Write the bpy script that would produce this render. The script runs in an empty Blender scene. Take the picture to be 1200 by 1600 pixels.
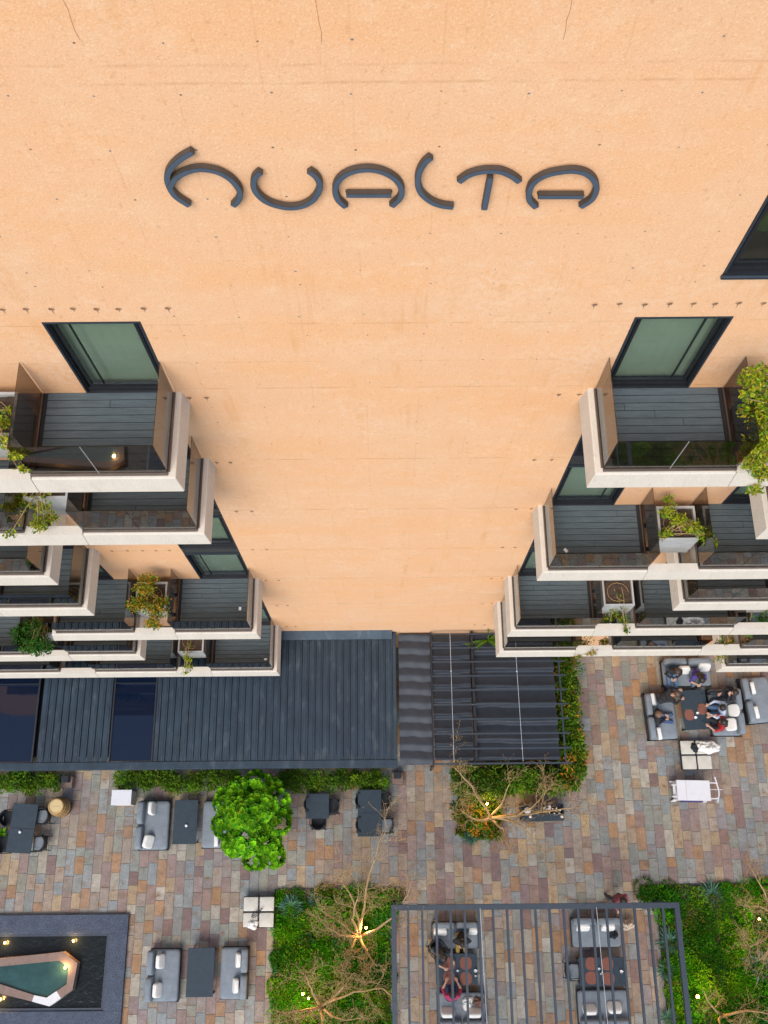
import bpy, bmesh, math, random
from mathutils import Vector, Matrix
random.seed(7)
R = math.radians
S = bpy.context.scene
COL = S.collection

# ------------------------------------------------------------------ camera
CAM_H, TILT, ROLL, FPX = 36.0, R(20.1), R(0.5), 1490.0
cd = bpy.data.cameras.new('camera'); cam = bpy.data.objects.new('camera', cd); COL.objects.link(cam)
cd.sensor_fit = 'VERTICAL'; cd.sensor_height = 24.0; cd.lens = FPX / 1600 * 24.0
cd.clip_start = 0.1; cd.clip_end = 2000
cam.matrix_world = Matrix.Translation((0, 0, CAM_H)) @ Matrix.Rotation(TILT, 4, 'X') @ Matrix.Rotation(-ROLL, 4, 'Z')
S.camera = cam
S.render.resolution_x = 768; S.render.resolution_y = 1024

# ------------------------------------------------------------------ sky, sun, exposure
SUN_EL, SUN_AZ = R(54), R(197)          # azimuth measured from +Y clockwise: sun stands behind the camera
W = bpy.data.worlds.new('World'); S.world = W; W.use_nodes = True
wn = W.node_tree.nodes; wl = W.node_tree.links
sky = wn.new('ShaderNodeTexSky'); sky.sky_type = 'NISHITA'; sky.sun_disc = False
sky.sun_elevation = SUN_EL; sky.sun_rotation = SUN_AZ
sky.air_density = 1.0; sky.dust_density = 1.6; sky.ozone_density = 0.6
wn['Background'].inputs['Strength'].default_value = 0.135
wl.new(sky.outputs[0], wn['Background'].inputs['Color'])
sd = bpy.data.lights.new('sun', 'SUN'); so = bpy.data.objects.new('sun', sd); COL.objects.link(so)
sd.energy = 1.5; sd.angle = R(32); sd.color = (1.0, 0.95, 0.88)
sdir = Vector((math.sin(SUN_AZ) * math.cos(SUN_EL), math.cos(SUN_AZ) * math.cos(SUN_EL), math.sin(SUN_EL)))
so.rotation_euler = sdir.to_track_quat('Z', 'Y').to_euler(); so.location = (0, -20, 60)
vs = S.view_settings; vs.view_transform = 'Standard'; vs.look = 'None'; vs.exposure = 0.74; vs.gamma = 1.0
vs.use_curve_mapping = False

# ------------------------------------------------------------------ placing: a picture point carried to a real plane
def _ray(px, py):
    a = (px - 600) / FPX; b = -(py - 800) / FPX
    c, s = math.cos(ROLL), math.sin(ROLL)
    x = c * a + s * b; y = -s * a + c * b
    ct, st = math.cos(TILT), math.sin(TILT)
    return Vector((x, y * ct + st, y * st - ct))
def at(px, py, z=0.0):
    d = _ray(px, py); return d * ((z - CAM_H) / d.z) + Vector((0, 0, CAM_H))
def atw(px, py, y):
    d = _ray(px, py); return d * (y / d.y) + Vector((0, 0, CAM_H))

# ------------------------------------------------------------------ materials
def _n(nt, t, **kw):
    n = nt.nodes.new(t)
    for k, v in kw.items(): setattr(n, k, v)
    return n
def mat(name, col, rough=.6, metal=0., var=.18, scale=5., fine=0., fscale=60., bump=0., bscale=60., attr=False, spec=.5, emit=None, estr=0., stretch=None, var2=None, trans=0.):
    m = bpy.data.materials.new(name); m.use_nodes = True; nt = m.node_tree; L = nt.links
    b = nt.nodes['Principled BSDF']
    b.inputs['Roughness'].default_value = rough; b.inputs['Metallic'].default_value = metal
    b.inputs['Specular IOR Level'].default_value = spec
    geo = _n(nt, 'ShaderNodeNewGeometry'); vec = geo.outputs['Position']
    if stretch:
        mp = _n(nt, 'ShaderNodeMapping'); mp.inputs['Scale'].default_value = stretch
        L.new(vec, mp.inputs['Vector']); vec = mp.outputs[0]
    def noise(sc, det=4., rg=.6):
        n = _n(nt, 'ShaderNodeTexNoise'); n.inputs['Scale'].default_value = sc
        n.inputs['Detail'].default_value = det; n.inputs['Roughness'].default_value = rg
        L.new(vec, n.inputs['Vector']); return n.outputs[0]
    if attr:
        at_ = _n(nt, 'ShaderNodeAttribute'); at_.attribute_name = 'Col'; cur = at_.outputs['Color']
    else:
        rgb = _n(nt, 'ShaderNodeRGB'); rgb.outputs[0].default_value = (*col, 1); cur = rgb.outputs[0]
    def vary(cur, sc, amt, det=4.):
        mr = _n(nt, 'ShaderNodeMapRange'); mr.inputs['From Min'].default_value = .25; mr.inputs['From Max'].default_value = .75
        mr.inputs['To Min'].default_value = 1 - amt; mr.inputs['To Max'].default_value = 1 + amt
        L.new(noise(sc, det), mr.inputs['Value'])
        mx = _n(nt, 'ShaderNodeVectorMath', operation='SCALE'); L.new(cur, mx.inputs[0]); L.new(mr.outputs[0], mx.inputs['Scale'])
        return mx.outputs[0]
    if var2:
        mx = _n(nt, 'ShaderNodeMix', data_type='RGBA'); mr = _n(nt, 'ShaderNodeMapRange')
        mr.inputs['From Min'].default_value = var2[2]; mr.inputs['From Max'].default_value = var2[3]
        L.new(noise(var2[1], 6.), mr.inputs['Value']); L.new(mr.outputs[0], mx.inputs['Factor'])
        L.new(cur, mx.inputs['A']); mx.inputs['B'].default_value = (*var2[0], 1); cur = mx.outputs['Result']
    if var: cur = vary(cur, scale, var)
    if fine: cur = vary(cur, fscale, fine, 2.)
    L.new(cur, b.inputs['Base Color'])
    if bump:
        bp = _n(nt, 'ShaderNodeBump'); bp.inputs['Strength'].default_value = bump; bp.inputs['Distance'].default_value = .02
        L.new(noise(bscale, 5.), bp.inputs['Height']); L.new(bp.outputs[0], b.inputs['Normal'])
    if emit:
        b.inputs['Emission Color'].default_value = (*emit, 1); b.inputs['Emission Strength'].default_value = estr
    if trans:
        b.inputs['Subsurface Weight'].default_value = 0
        tb = _n(nt, 'ShaderNodeBsdfTranslucent'); L.new(cur, tb.inputs['Color'])
        ms = _n(nt, 'ShaderNodeMixShader'); ms.inputs[0].default_value = trans
        L.new(b.outputs[0], ms.inputs[1]); L.new(tb.outputs[0], ms.inputs[2])
        L.new(ms.outputs[0], nt.nodes['Material Output'].inputs['Surface'])
    return m
def glass(name, tint, refl=.06, rough=.02):
    m = bpy.data.materials.new(name); m.use_nodes = True; nt = m.node_tree; L = nt.links
    nt.nodes.remove(nt.nodes['Principled BSDF'])
    tr = _n(nt, 'ShaderNodeBsdfTransparent'); tr.inputs['Color'].default_value = (*tint, 1)
    gl = _n(nt, 'ShaderNodeBsdfGlossy'); gl.inputs['Roughness'].default_value = rough; gl.inputs['Color'].default_value = (.9, .95, 1, 1)
    fr = _n(nt, 'ShaderNodeFresnel'); gg = _n(nt, 'ShaderNodeNewGeometry'); ir = _n(nt, 'ShaderNodeMapRange')
    ir.inputs['To Min'].default_value = 1.5; ir.inputs['To Max'].default_value = 1/1.5     # same reflectance from both faces of a pane
    L.new(gg.outputs['Backfacing'], ir.inputs['Value']); L.new(ir.outputs[0], fr.inputs['IOR'])
    ms = _n(nt, 'ShaderNodeMixShader')
    L.new(fr.outputs[0], ms.inputs[0]); L.new(tr.outputs[0], ms.inputs[1]); L.new(gl.outputs[0], ms.inputs[2])
    L.new(ms.outputs[0], nt.nodes['Material Output'].inputs['Surface'])
    return m

def wall_material():
    m = mat('ochre_concrete', (.80, .41, .185), rough=.9, var=0, spec=.2)
    nt = m.node_tree; L = nt.links; b = nt.nodes['Principled BSDF']
    geo = _n(nt, 'ShaderNodeNewGeometry'); sep = _n(nt, 'ShaderNodeSeparateXYZ'); L.new(geo.outputs['Position'], sep.inputs[0])
    def noise(sc, det=4., st=None, rg=.6):
        n = _n(nt, 'ShaderNodeTexNoise'); n.inputs['Scale'].default_value = sc; n.inputs['Detail'].default_value = det
        n.inputs['Roughness'].default_value = rg
        v = geo.outputs['Position']
        if st:
            mp = _n(nt, 'ShaderNodeMapping'); mp.inputs['Scale'].default_value = st; L.new(v, mp.inputs[0]); v = mp.outputs[0]
        L.new(v, n.inputs['Vector']); return n.outputs[0]
    def rng(v, a, b_, c=0., d=1.):
        r = _n(nt, 'ShaderNodeMapRange'); r.inputs['From Min'].default_value = a; r.inputs['From Max'].default_value = b_
        r.inputs['To Min'].default_value = c; r.inputs['To Max'].default_value = d; L.new(v, r.inputs['Value']); return r.outputs[0]
    def mixc(f, A, B):
        x = _n(nt, 'ShaderNodeMix', data_type='RGBA'); L.new(f, x.inputs['Factor'])
        if isinstance(A, tuple): x.inputs['A'].default_value = (*A, 1)
        else: L.new(A, x.inputs['A'])
        if isinstance(B, tuple): x.inputs['B'].default_value = (*B, 1)
        else: L.new(B, x.inputs['B'])
        return x.outputs['Result']
    def mul(a, v):
        x = _n(nt, 'ShaderNodeMath', operation='MULTIPLY'); L.new(a, x.inputs[0])
        if isinstance(v, float): x.inputs[1].default_value = v
        else: L.new(v, x.inputs[1])
        return x.outputs[0]
    A, B = WALL_A, WALL_B
    c = mixc(rng(noise(.55, 6, (1, 1, 1.6)), .38, .64), A, B)
    # pour lifts, slightly different mixes band by band
    c = mixc(mul(rng(noise(1.0, 2, (.05, .05, 1.3)), .35, .65), .55), c, WALL_C)
    # paler scoured patches and fine aggregate speckle
    c = mixc(mul(rng(noise(2.2, 8, (1, 1, 1.3), .75), .52, .68), .40), c, (.86, .60, .38))
    c = mixc(mul(rng(noise(34, 3), .54, .72), .55), c, (.92, .69, .46))
    c = mixc(mul(rng(noise(55, 3), .57, .74), .60), c, (.50, .235, .10))
    c = mixc(mul(rng(noise(11, 3), .61, .76), .45), c, (.52, .255, .105))
    # form joints: a thin line at every lift and a fainter one at every board edge
    def lines(axis, period, off, w, amt, c, col, breakup=3.):
        x = _n(nt, 'ShaderNodeMath', operation='ADD'); L.new(sep.outputs[axis], x.inputs[0]); x.inputs[1].default_value = off
        wob = _n(nt, 'ShaderNodeMath', operation='MULTIPLY_ADD'); L.new(noise(1.5, 3), wob.inputs[0]); wob.inputs[1].default_value = .05
        L.new(x.outputs[0], wob.inputs[2])
        pp = _n(nt, 'ShaderNodeMath', operation='PINGPONG'); L.new(wob.outputs[0], pp.inputs[0]); pp.inputs[1].default_value = period / 2
        f = rng(pp.outputs[0], 0, w, 1., 0.)
        f = mul(f, rng(noise(breakup, 4), .42, .62)); return mixc(mul(f, amt), c, col)
    def joint(z0, w, amt, c, col):
        x = _n(nt, 'ShaderNodeMath', operation='MULTIPLY_ADD'); L.new(noise(1.5, 3), x.inputs[0]); x.inputs[1].default_value = .05; L.new(sep.outputs['Z'], x.inputs[2])
        d = _n(nt, 'ShaderNodeMath', operation='COMPARE'); y = _n(nt, 'ShaderNodeMath', operation='SUBTRACT'); L.new(x.outputs[0], y.inputs[0]); y.inputs[1].default_value = z0 + .025
        ab = _n(nt, 'ShaderNodeMath', operation='ABSOLUTE'); L.new(y.outputs[0], ab.inputs[0])
        return mixc(mul(mul(rng(ab.outputs[0], 0, w, 1., 0.), rng(noise(2.4, 5), .40, .60)), amt), c, col)
    for z0, w, amt in ((28.42, .03, .34), (28.18, .03, .42), (23.42, .022, .50), (22.26, .02, .35), (21.34, .025, .55), (18.24, .03, .60), (15.30, .035, .65), (12.3, .04, .60), (9.6, .045, .60), (6.7, .05, .5)):
        c = joint(z0, w, amt, c, (.50, .235, .09))
    c = lines('X', .93, .93 * 3 + .27, .018, .30, c, (.58, .30, .14), 1.2)
    # rust streaks running down
    st = mul(rng(noise(1.0, 5, (2.6, 2.6, .22)), .57, .72), rng(noise(.8, 4), .45, .60))
    c = mixc(mul(st, .50), c, (.66, .30, .09))
    # pale lime bloom in drifts
    lb = mul(rng(noise(.45, 7, (1, 1, 1.2), .7), .50, .66), rng(noise(9, 5), .42, .62))
    c = mixc(mul(lb, .34), c, (.86, .66, .47))
    L.new(c, b.inputs['Base Color'])
    bp = _n(nt, 'ShaderNodeBump'); bp.inputs['Strength'].default_value = .35; bp.inputs['Distance'].default_value = .015
    L.new(noise(30, 5), bp.inputs['Height']); L.new(bp.outputs[0], b.inputs['Normal'])
    return m
WALL_A, WALL_B, WALL_C = (.81, .445, .22), (.79, .47, .262), (.80, .485, .285)

M = {}
M['wall'] = wall_material()
M['fascia'] = mat('pale_plaster', (.62, .56, .465), .85, var=.07, scale=3, fine=.07, fscale=40, bump=.15, stretch=(1, 1, .30), var2=((.46, .42, .35), 6., .60, .82))
M['deck'] = mat('grey_decking', (.092, .116, .128), .75, var=.22, scale=9, fine=.15, fscale=50, bump=.25, stretch=(.25, 3, 1), spec=.2)
M['metal'] = mat('dark_metal', (.035, .038, .045), .45, .6, var=.12, scale=8)
M['bronze'] = mat('bronze_channel', (.16, .125, .10), .45, .6, var=.15, scale=5)
M['black'] = mat('black_recess', (.012, .012, .014), .7, var=.1)
M['spandrel'] = mat('charcoal_spandrel', (.05, .055, .055), .4, .3, var=.12)
M['blind'] = mat('window_blind', (.37, .39, .33), .9, var=.06, scale=2)
M['painted_reflection'] = mat('olive_reflection', (.30, .32, .13), .9, var=.6, scale=3)  # olive backing: the garden's reflection in the upper window, painted as colour
M['rail_glass'] = glass('bronze_glass', (.53, .475, .42))
M['door_glass'] = glass('green_glass', (.85, .91, .86))
M['win_glass'] = glass('dark_green_glass', (.55, .62, .50))
M['sky_glass'] = mat('skylight_glass', (.004, .009, .024), .03, 0, var=0, spec=.45)
M['sign'] = mat('blue_grey_sign_face', (.078, .112, .155), .5, .2, var=.10, scale=10)
M['sign_side'] = mat('sign_return', (.075, .058, .045), .6, .2, var=.1, scale=10)
M['roof'] = mat('dark_sheet_roof', (.036, .054, .073), .5, .25, var=.25, scale=2.5, fine=.10, fscale=30, stretch=(1, .4, 1), spec=.18, bump=.06, bscale=20, var2=((.085, .105, .12), 4, .55, .80))
M['cloth'] = mat('black_shade_cloth', (.036, .044, .056), .55, 0, spec=.3, var=.15, scale=4, fine=.10, fscale=60)
M['steel'] = mat('grey_steel', (.042, .056, .072), .5, .4, var=.12, scale=6)
M['wire'] = mat('pale_wire', (.62, .62, .64), .5, .2, var=.1)
M['mortar'] = mat('paving_mortar', (.24, .215, .185), .95, var=.2, scale=6)
M['paver'] = mat('slate_paving', (1, 1, 1), .72, var=.24, scale=4.0, fine=.22, fscale=20, bump=.35, bscale=18, attr=True, var2=((.20, .115, .06), 3.4, .54, .72))
M['soil'] = mat('garden_soil', (.060, .040, .028), 1, var=.4, scale=6, fine=.3, fscale=40, bump=.7, bscale=30)
M['leaf'] = mat('leaf', (1, 1, 1), .6, var=.1, scale=20, attr=True, trans=.25, spec=.12)
M['bark'] = mat('pale_bark', (.37, .25, .115), .85, var=.3, scale=9, bump=.3)
M['bark_dark'] = mat('brown_bark', (.10, .07, .045), .9, var=.3, scale=9, bump=.4)
M['concrete'] = mat('planter_concrete', (.42, .43, .42), .85, var=.12, scale=5, fine=.06, bump=.1)
M['granite'] = mat('speckled_granite', (.060, .075, .105), .65, spec=.2, var=.22, scale=3, fine=.65, fscale=34)
M['granite_wet'] = mat('dark_granite_edge', (.030, .040, .058), .35, var=.2, scale=6, fine=.3, fscale=40)
M['rim_stone'] = mat('brown_stone', (.20, .135, .105), .7, var=.15, scale=5, fine=.2, fscale=40)
M['rim_white'] = mat('white_stone', (.62, .62, .62), .6, var=.08, scale=5, fine=.08)
M['fabric'] = mat('grey_outdoor_fabric', (.185, .215, .24), .95, var=.14, scale=5, fine=.16, fscale=90, bump=.55, bscale=9)
M['pillow'] = mat('off_white_pillow', (.72, .71, .66), .95, var=.06, scale=7, bump=.15, bscale=30)
M['cream'] = mat('cream_pad', (.52, .50, .43), .9, var=.10, scale=4, bump=.1)
M['granite_top'] = mat('dark_granite_top', (.030, .046, .060), .6, spec=.25, var=.15, scale=5, fine=.35, fscale=60)
M['rattan'] = mat('black_rattan', (.018, .021, .026), .6, spec=.25, var=.2, scale=30, bump=.3, bscale=80)
M['white'] = mat('white_paint', (.62, .62, .63), .5, var=.05, scale=5)
M['purple'] = mat('dark_purple_box', (.05, .035, .14), .6, var=.1)
M['oak'] = mat('oak_stave', (.46, .27, .085), .6, var=.25, scale=9, stretch=(3, 3, .3), bump=.1)
M['oak_head'] = mat('oak_head', (.56, .42, .20), .6, var=.16, scale=12, stretch=(3, .3, 1))
M['oak_ink'] = mat('burnt_lettering', (.36, .24, .11), .8, var=.1)
M['hoop'] = mat('iron_hoop', (.055, .05, .045), .5, .6, var=.2)
M['placemat'] = mat('brown_placemat', (.20, .075, .05), .85, var=.12, scale=20, bump=.2, bscale=120)
M['china'] = mat('white_china', (.82, .82, .84), .25, var=.03)
M['clear'] = glass('clear_glass', (.85, .9, .92))
M['bulb'] = mat('lit_bulb', (1, .7, .3), .5, var=0, emit=(1.0, .45, .08), estr=1.5)
M['brass'] = mat('brass', (.30, .20, .08), .4, .7, var=.1)
M['crack'] = mat('crack', (.42, .20, .09), 1, var=.3)
M['hole'] = mat('tie_hole_dark', (.24, .145, .085), 1, var=.2)
M['hole_ring'] = mat('tie_hole_ring', (.56, .33, .17), .9, var=.2)
M['holeblue'] = mat('tie_plug', (.20, .20, .21), .8, var=.2)
def water_material(name, col, rough=.06, bump=.6, sc=7.):
    m = mat(name, col, rough, var=.25, scale=2.5, bump=bump, bscale=sc, spec=.22); return m
M['pool_water'] = water_material('dark_pool_water', (.010, .013, .013), .05, 1.0, 5.)
M['basin_water'] = water_material('teal_basin_water', (.030, .075, .072), .08, .4, 9.)
_cm = {}
def cmat(name, col, rough=.85):
    if name not in _cm: _cm[name] = mat(name, col, rough, var=.12, scale=14, bump=.12, bscale=60)
    return _cm[name]

# ------------------------------------------------------------------ mesh building
class MB:
    def __init__(s): s.v = []; s.f = []; s.mi = []; s.col = []; s._c = None; s._m = 0; s.X = None
    def vert(s, p):
        p = Vector(p)
        if s.X is not None: p = s.X @ p
        s.v.append(p); return len(s.v) - 1
    def face(s, idx):
        s.f.append(tuple(idx)); s.mi.append(s._m); s.col.append(s._c)
    def poly(s, pts): s.face([s.vert(p) for p in pts])
    def box(s, x0, x1, y0, y1, z0, z1, b=0.0):
        if b <= 0:
            i = [s.vert(p) for p in ((x0,y0,z0),(x1,y0,z0),(x1,y1,z0),(x0,y1,z0),(x0,y0,z1),(x1,y0,z1),(x1,y1,z1),(x0,y1,z1))]
            for q in ((0,3,2,1),(4,5,6,7),(0,1,5,4),(1,2,6,5),(2,3,7,6),(3,0,4,7)): s.face([i[k] for k in q])
            return
        b = min(b, (x1-x0)*.49, (y1-y0)*.49, (z1-z0)*.49)
        X = (x0, x1); Y = (y0, y1); Z = (z0, z1); V = {}
        for a in (0, 1):
            for c in (0, 1):
                for d in (0, 1):
                    sx = 1 if a == 0 else -1; sy = 1 if c == 0 else -1; sz = 1 if d == 0 else -1
                    V[a,c,d,'x'] = s.vert((X[a], Y[c]+sy*b, Z[d]+sz*b))
                    V[a,c,d,'y'] = s.vert((X[a]+sx*b, Y[c], Z[d]+sz*b))
                    V[a,c,d,'z'] = s.vert((X[a]+sx*b, Y[c]+sy*b, Z[d]))
        def fl(l, flip): s.face(l[::-1] if flip else l)
        for a in (0, 1):
            fl([V[a,0,0,'x'],V[a,1,0,'x'],V[a,1,1,'x'],V[a,0,1,'x']], a == 0)
            fl([V[0,a,0,'y'],V[1,a,0,'y'],V[1,a,1,'y'],V[0,a,1,'y']], a == 1)
            fl([V[0,0,a,'z'],V[1,0,a,'z'],V[1,1,a,'z'],V[0,1,a,'z']], a == 0)
        for a in (0, 1):
            for c in (0, 1):
                fl([V[a,c,0,'x'],V[a,c,0,'y'],V[a,c,1,'y'],V[a,c,1,'x']], a == c)
                fl([V[a,0,c,'x'],V[a,0,c,'z'],V[a,1,c,'z'],V[a,1,c,'x']], a != c)
                fl([V[0,a,c,'y'],V[0,a,c,'z'],V[1,a,c,'z'],V[1,a,c,'y']], a == c)
                for d in (0, 1):
                    fl([V[a,c,d,'x'],V[a,c,d,'y'],V[a,c,d,'z']], (a + c + d) % 2 == 1)
    def prism(s, pts, z0, z1, cap=True):
        n = len(pts)
        a = [s.vert((p[0], p[1], z0)) for p in pts]; b = [s.vert((p[0], p[1], z1)) for p in pts]
        for i in range(n):
            j = (i + 1) % n; s.face((a[i], a[j], b[j], b[i]))
        if cap: s.face(b); s.face(a[::-1])
    def tube(s, pts, rad, n=8, cap=True):
        pts = [Vector(p) for p in pts]
        if not isinstance(rad, (list, tuple)): rad = [rad] * len(pts)
        rings = []; up = None
        for i, p in enumerate(pts):
            d = (pts[min(i+1, len(pts)-1)] - pts[max(i-1, 0)])
            d = d.normalized() if d.length > 1e-9 else Vector((0, 0, 1))
            if up is None: up = d.orthogonal().normalized()
            else:
                up = up - d * up.dot(d); up = up.normalized() if up.length > 1e-6 else d.orthogonal().normalized()
            sd_ = d.cross(up)
            rings.append([s.vert(p + (up * math.cos(2*math.pi*k/n) + sd_ * math.sin(2*math.pi*k/n)) * rad[i]) for k in range(n)])
        for a, b in zip(rings, rings[1:]):
            for k in range(n): s.face((a[k], a[(k+1) % n], b[(k+1) % n], b[k]))
        if cap: s.face(rings[0][::-1]); s.face(rings[-1])
    def lathe(s, prof, n=16, c=(0, 0, 0)):
        rings = [[s.vert((c[0] + r*math.cos(2*math.pi*k/n), c[1] + r*math.sin(2*math.pi*k/n), c[2] + z)) for k in range(n)] for r, z in prof]
        for a, b in zip(rings, rings[1:]):
            for k in range(n): s.face((a[k], a[(k+1) % n], b[(k+1) % n], b[k]))
        s.face(rings[0][::-1]); s.face(rings[-1])
    def ball(s, c, r, n=10, m=7):
        rx, ry, rz = r if isinstance(r, (list, tuple)) else (r, r, r)
        top = s.vert((c[0], c[1], c[2]+rz)); bot = s.vert((c[0], c[1], c[2]-rz)); rings = []
        for i in range(1, m):
            t = math.pi*i/m
            rings.append([s.vert((c[0]+rx*math.sin(t)*math.cos(2*math.pi*k/n), c[1]+ry*math.sin(t)*math.sin(2*math.pi*k/n), c[2]+rz*math.cos(t))) for k in range(n)])
        for k in range(n):
            s.face((top, rings[0][k], rings[0][(k+1) % n])); s.face((bot, rings[-1][(k+1) % n], rings[-1][k]))
        for a, b in zip(rings, rings[1:]):
            for k in range(n): s.face((a[k], b[k], b[(k+1) % n], a[(k+1) % n]))
    def cushion(s, c, size, e=.35, n=20, m=10, sag=0., rot=None):
        hx, hy, hz = [v / 2 for v in size]; c = Vector(c); rot = rot or Matrix.Identity(3)
        def sp(v, q): return math.copysign(abs(v) ** q, v)
        rings = []
        for i in range(m + 1):
            t = -math.pi/2 + math.pi*i/m; row = []
            for k in range(n):
                u = 2*math.pi*k/n
                x = hx*sp(math.cos(t), e)*sp(math.cos(u), e); y = hy*sp(math.cos(t), e)*sp(math.sin(u), e); z = hz*sp(math.sin(t), .75)
                if sag: z += sag * (1 - (x/hx)**2) * (1 - (y/hy)**2) * (1 if z > 0 else 0)
                row.append(s.vert(c + rot @ Vector((x, y, z))))
            rings.append(row)
        for a, b in zip(rings, rings[1:]):
            for k in range(n): s.face((a[k], a[(k+1) % n], b[(k+1) % n], b[k]))
    def leaf(s, p, d, nrm, l, w, col, fold=.25):
        d = d.normalized(); sdv = d.cross(nrm)
        if sdv.length < 1e-4: sdv = d.orthogonal()
        sdv.normalize(); up = sdv.cross(d)
        s._c = col
        a = s.vert(p); b = s.vert(p + d*l*.5 + sdv*w*.5 + up*w*fold); c = s.vert(p + d*l - up*l*.12); e = s.vert(p + d*l*.5 - sdv*w*.5 + up*w*fold)
        s.face((a, b, c)); s.face((a, c, e))
    def build(s, name, mats, parent=None, smooth=False, world=False, kind=None):
        me = bpy.data.meshes.new(name)
        off = Vector((0, 0, 0))
        if world and parent is not None: off = WL[parent.name]
        me.from_pydata([tuple(p - off) for p in s.v], [], s.f)
        if not isinstance(mats, (list, tuple)): mats = [mats]
        for m_ in mats: me.materials.append(m_)
        if any(s.mi): me.polygons.foreach_set('material_index', s.mi)
        if any(c is not None for c in s.col):
            ca = me.color_attributes.new('Col', 'FLOAT_COLOR', 'CORNER'); buf = []
            for f_, c in zip(s.f, s.col):
                c = c or (.5, .5, .5); buf += [c[0], c[1], c[2], 1.0] * len(f_)
            ca.data.foreach_set('color', buf)
        if smooth: me.polygons.foreach_set('use_smooth', [True] * len(s.f))
        me.update()
        o = bpy.data.objects.new(name, me); COL.objects.link(o)
        if parent is not None: o.parent = parent
        if kind: o['kind'] = kind
        WL[o.name] = off if (world and parent is not None) else Vector((0, 0, 0))
        return o
WL = {}
def empty(name, loc=(0, 0, 0), rz=0., parent=None):
    o = bpy.data.objects.new(name, None); COL.objects.link(o); o.empty_display_size = .2
    w = Vector(loc)
    if parent is not None:
        o.parent = parent; o.location = w - WL[parent.name]
    else: o.location = w
    o.rotation_euler = (0, 0, rz); WL[o.name] = w
    return o
def tag(o, label, cat, group=None):
    o['label'] = label; o['category'] = cat
    if group: o['group'] = group
    return o
def autosmooth(o, ang=35):
    me = o.data
    me.polygons.foreach_set('use_smooth', [True] * len(me.polygons))
    try: me.set_sharp_from_angle(angle=R(ang))
    except Exception: pass

# ------------------------------------------------------------------ the ground and the paving
g = MB(); g.box(-400, 400, -400, 7.6, -.6, -.06); g.box(-400, 400, 20, 400, -.6, -.061)
M['far_ground'] = mat('far_ground', (.16, .15, .13), .95, var=.3, scale=.4, fine=.15, fscale=6)
gr = g.build('ground', M['far_ground']); gr['kind'] = 'structure'
BED1 = [(-3.94, -.91), (.66, -.91), (.66, -1.32), (.06, -1.36), (.06, -9), (-3.90, -9)]
BED2 = [(8.86, -.88), (16, -.84), (16, -9), (9.40, -9), (9.40, -1.36), (8.86, -1.36)]
FOUNT = (-16, -8.98, -9, -1.66)
def inpoly(x, y, P):
    r = False; j = len(P) - 1
    for i in range(len(P)):
        if (P[i][1] > y) != (P[j][1] > y) and x < (P[j][0]-P[i][0])*(y-P[i][1])/(P[j][1]-P[i][1]) + P[i][0]: r = not r
        j = i
    return r
def blocked(x, y):
    return inpoly(x, y, BED1) or inpoly(x, y, BED2) or (FOUNT[0] < x < FOUNT[1] and FOUNT[2] < y < FOUNT[3])
patio = MB(); patio.box(-18, 18, -10, 7.63, -.055, -.018)
patio = patio.build('patio', M['mortar']); patio['kind'] = 'structure'
SLATE = [((.150,.165,.172),18), ((.155,.165,.150),16), ((.165,.125,.118),16), ((.200,.125,.075),9), ((.215,.170,.118),13), ((.225,.215,.190),9), ((.125,.088,.088),5), ((.180,.152,.130),18), ((.150,.138,.140),9)]
pool_ = [c for c, w in SLATE for _ in range(w)]
pav = []
CW = .328
x = -16.0; ci = 0
while x < 16:
    y = -8.0 - random.random()*.6
    while y < 7.5:
        l = random.choice((.34, .42, .5, .5, .6, .66, .75, .9)) * random.uniform(.93, 1.07)
        # cut where a bed, the basin or the wall starts
        ys = [y + l*t/6 for t in range(7)]
        free = [q for q in ys if not blocked(x + CW/2, q)]
        if free and free[-1] - free[0] > .12 and max(ys) < 7.62: pav.append((x, x + CW, free[0], free[-1]))
        y += l
    x += CW; ci += 1
def paver_geo(mb, x0, x1, y0, y1):
    j = .006; b = .007; h = random.uniform(-.004, .004)
    base = random.choice(pool_); k = random.uniform(.88, 1.14)*1.08; t = random.uniform(-.012, .012)
    mb._c = (base[0]*k*1.26 + t, base[1]*k*1.19, base[2]*k*1.08 - t)
    x0 += j; x1 -= j; y0 += j; y1 -= j
    w = lambda: random.uniform(-.005, .005)
    P = [(x0+w(), y0+w()), (x1+w(), y0+w()), (x1+w(), y1+w()), (x0+w(), y1+w())]
    cx, cy = (x0+x1)/2, (y0+y1)/2
    a = [mb.vert((p[0], p[1], -.03)) for p in P]
    c = [mb.vert((p[0], p[1], -.008 + h)) for p in P]
    d = [mb.vert((p[0]+(cx-p[0])/abs(cx-p[0]+1e-9)*b, p[1]+(cy-p[1])/abs(cy-p[1]+1e-9)*b, h + random.uniform(-.0015, .0015))) for p in P]
    for i in range(4):
        q = (i+1) % 4
        mb.face((a[i], a[q], c[q], c[i])); mb.face((c[i], c[q], d[q], d[i]))
    mb.face(d)
def shown(p):
    cx, cy = (p[0]+p[1])/2, (p[2]+p[3])/2
    if not (-12.8 < cx < 12.8 and -5.0 < cy < 2.2): return 6.2 < cx < 13 and 2.2 < cy < 4.6
    return True
vis = sorted([p for p in pav if shown(p)], key=lambda p: -(p[1]-p[0])*(p[3]-p[2]))
first = set(vis[:300]); rest = MB()
for p in pav:
    if p in first:
        q = MB(); paver_geo(q, *p); q.build('paver', M['paver'], patio)
    else: paver_geo(rest, *p)
rest.build('paving_field', M['paver'], patio, kind='stuff')

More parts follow.
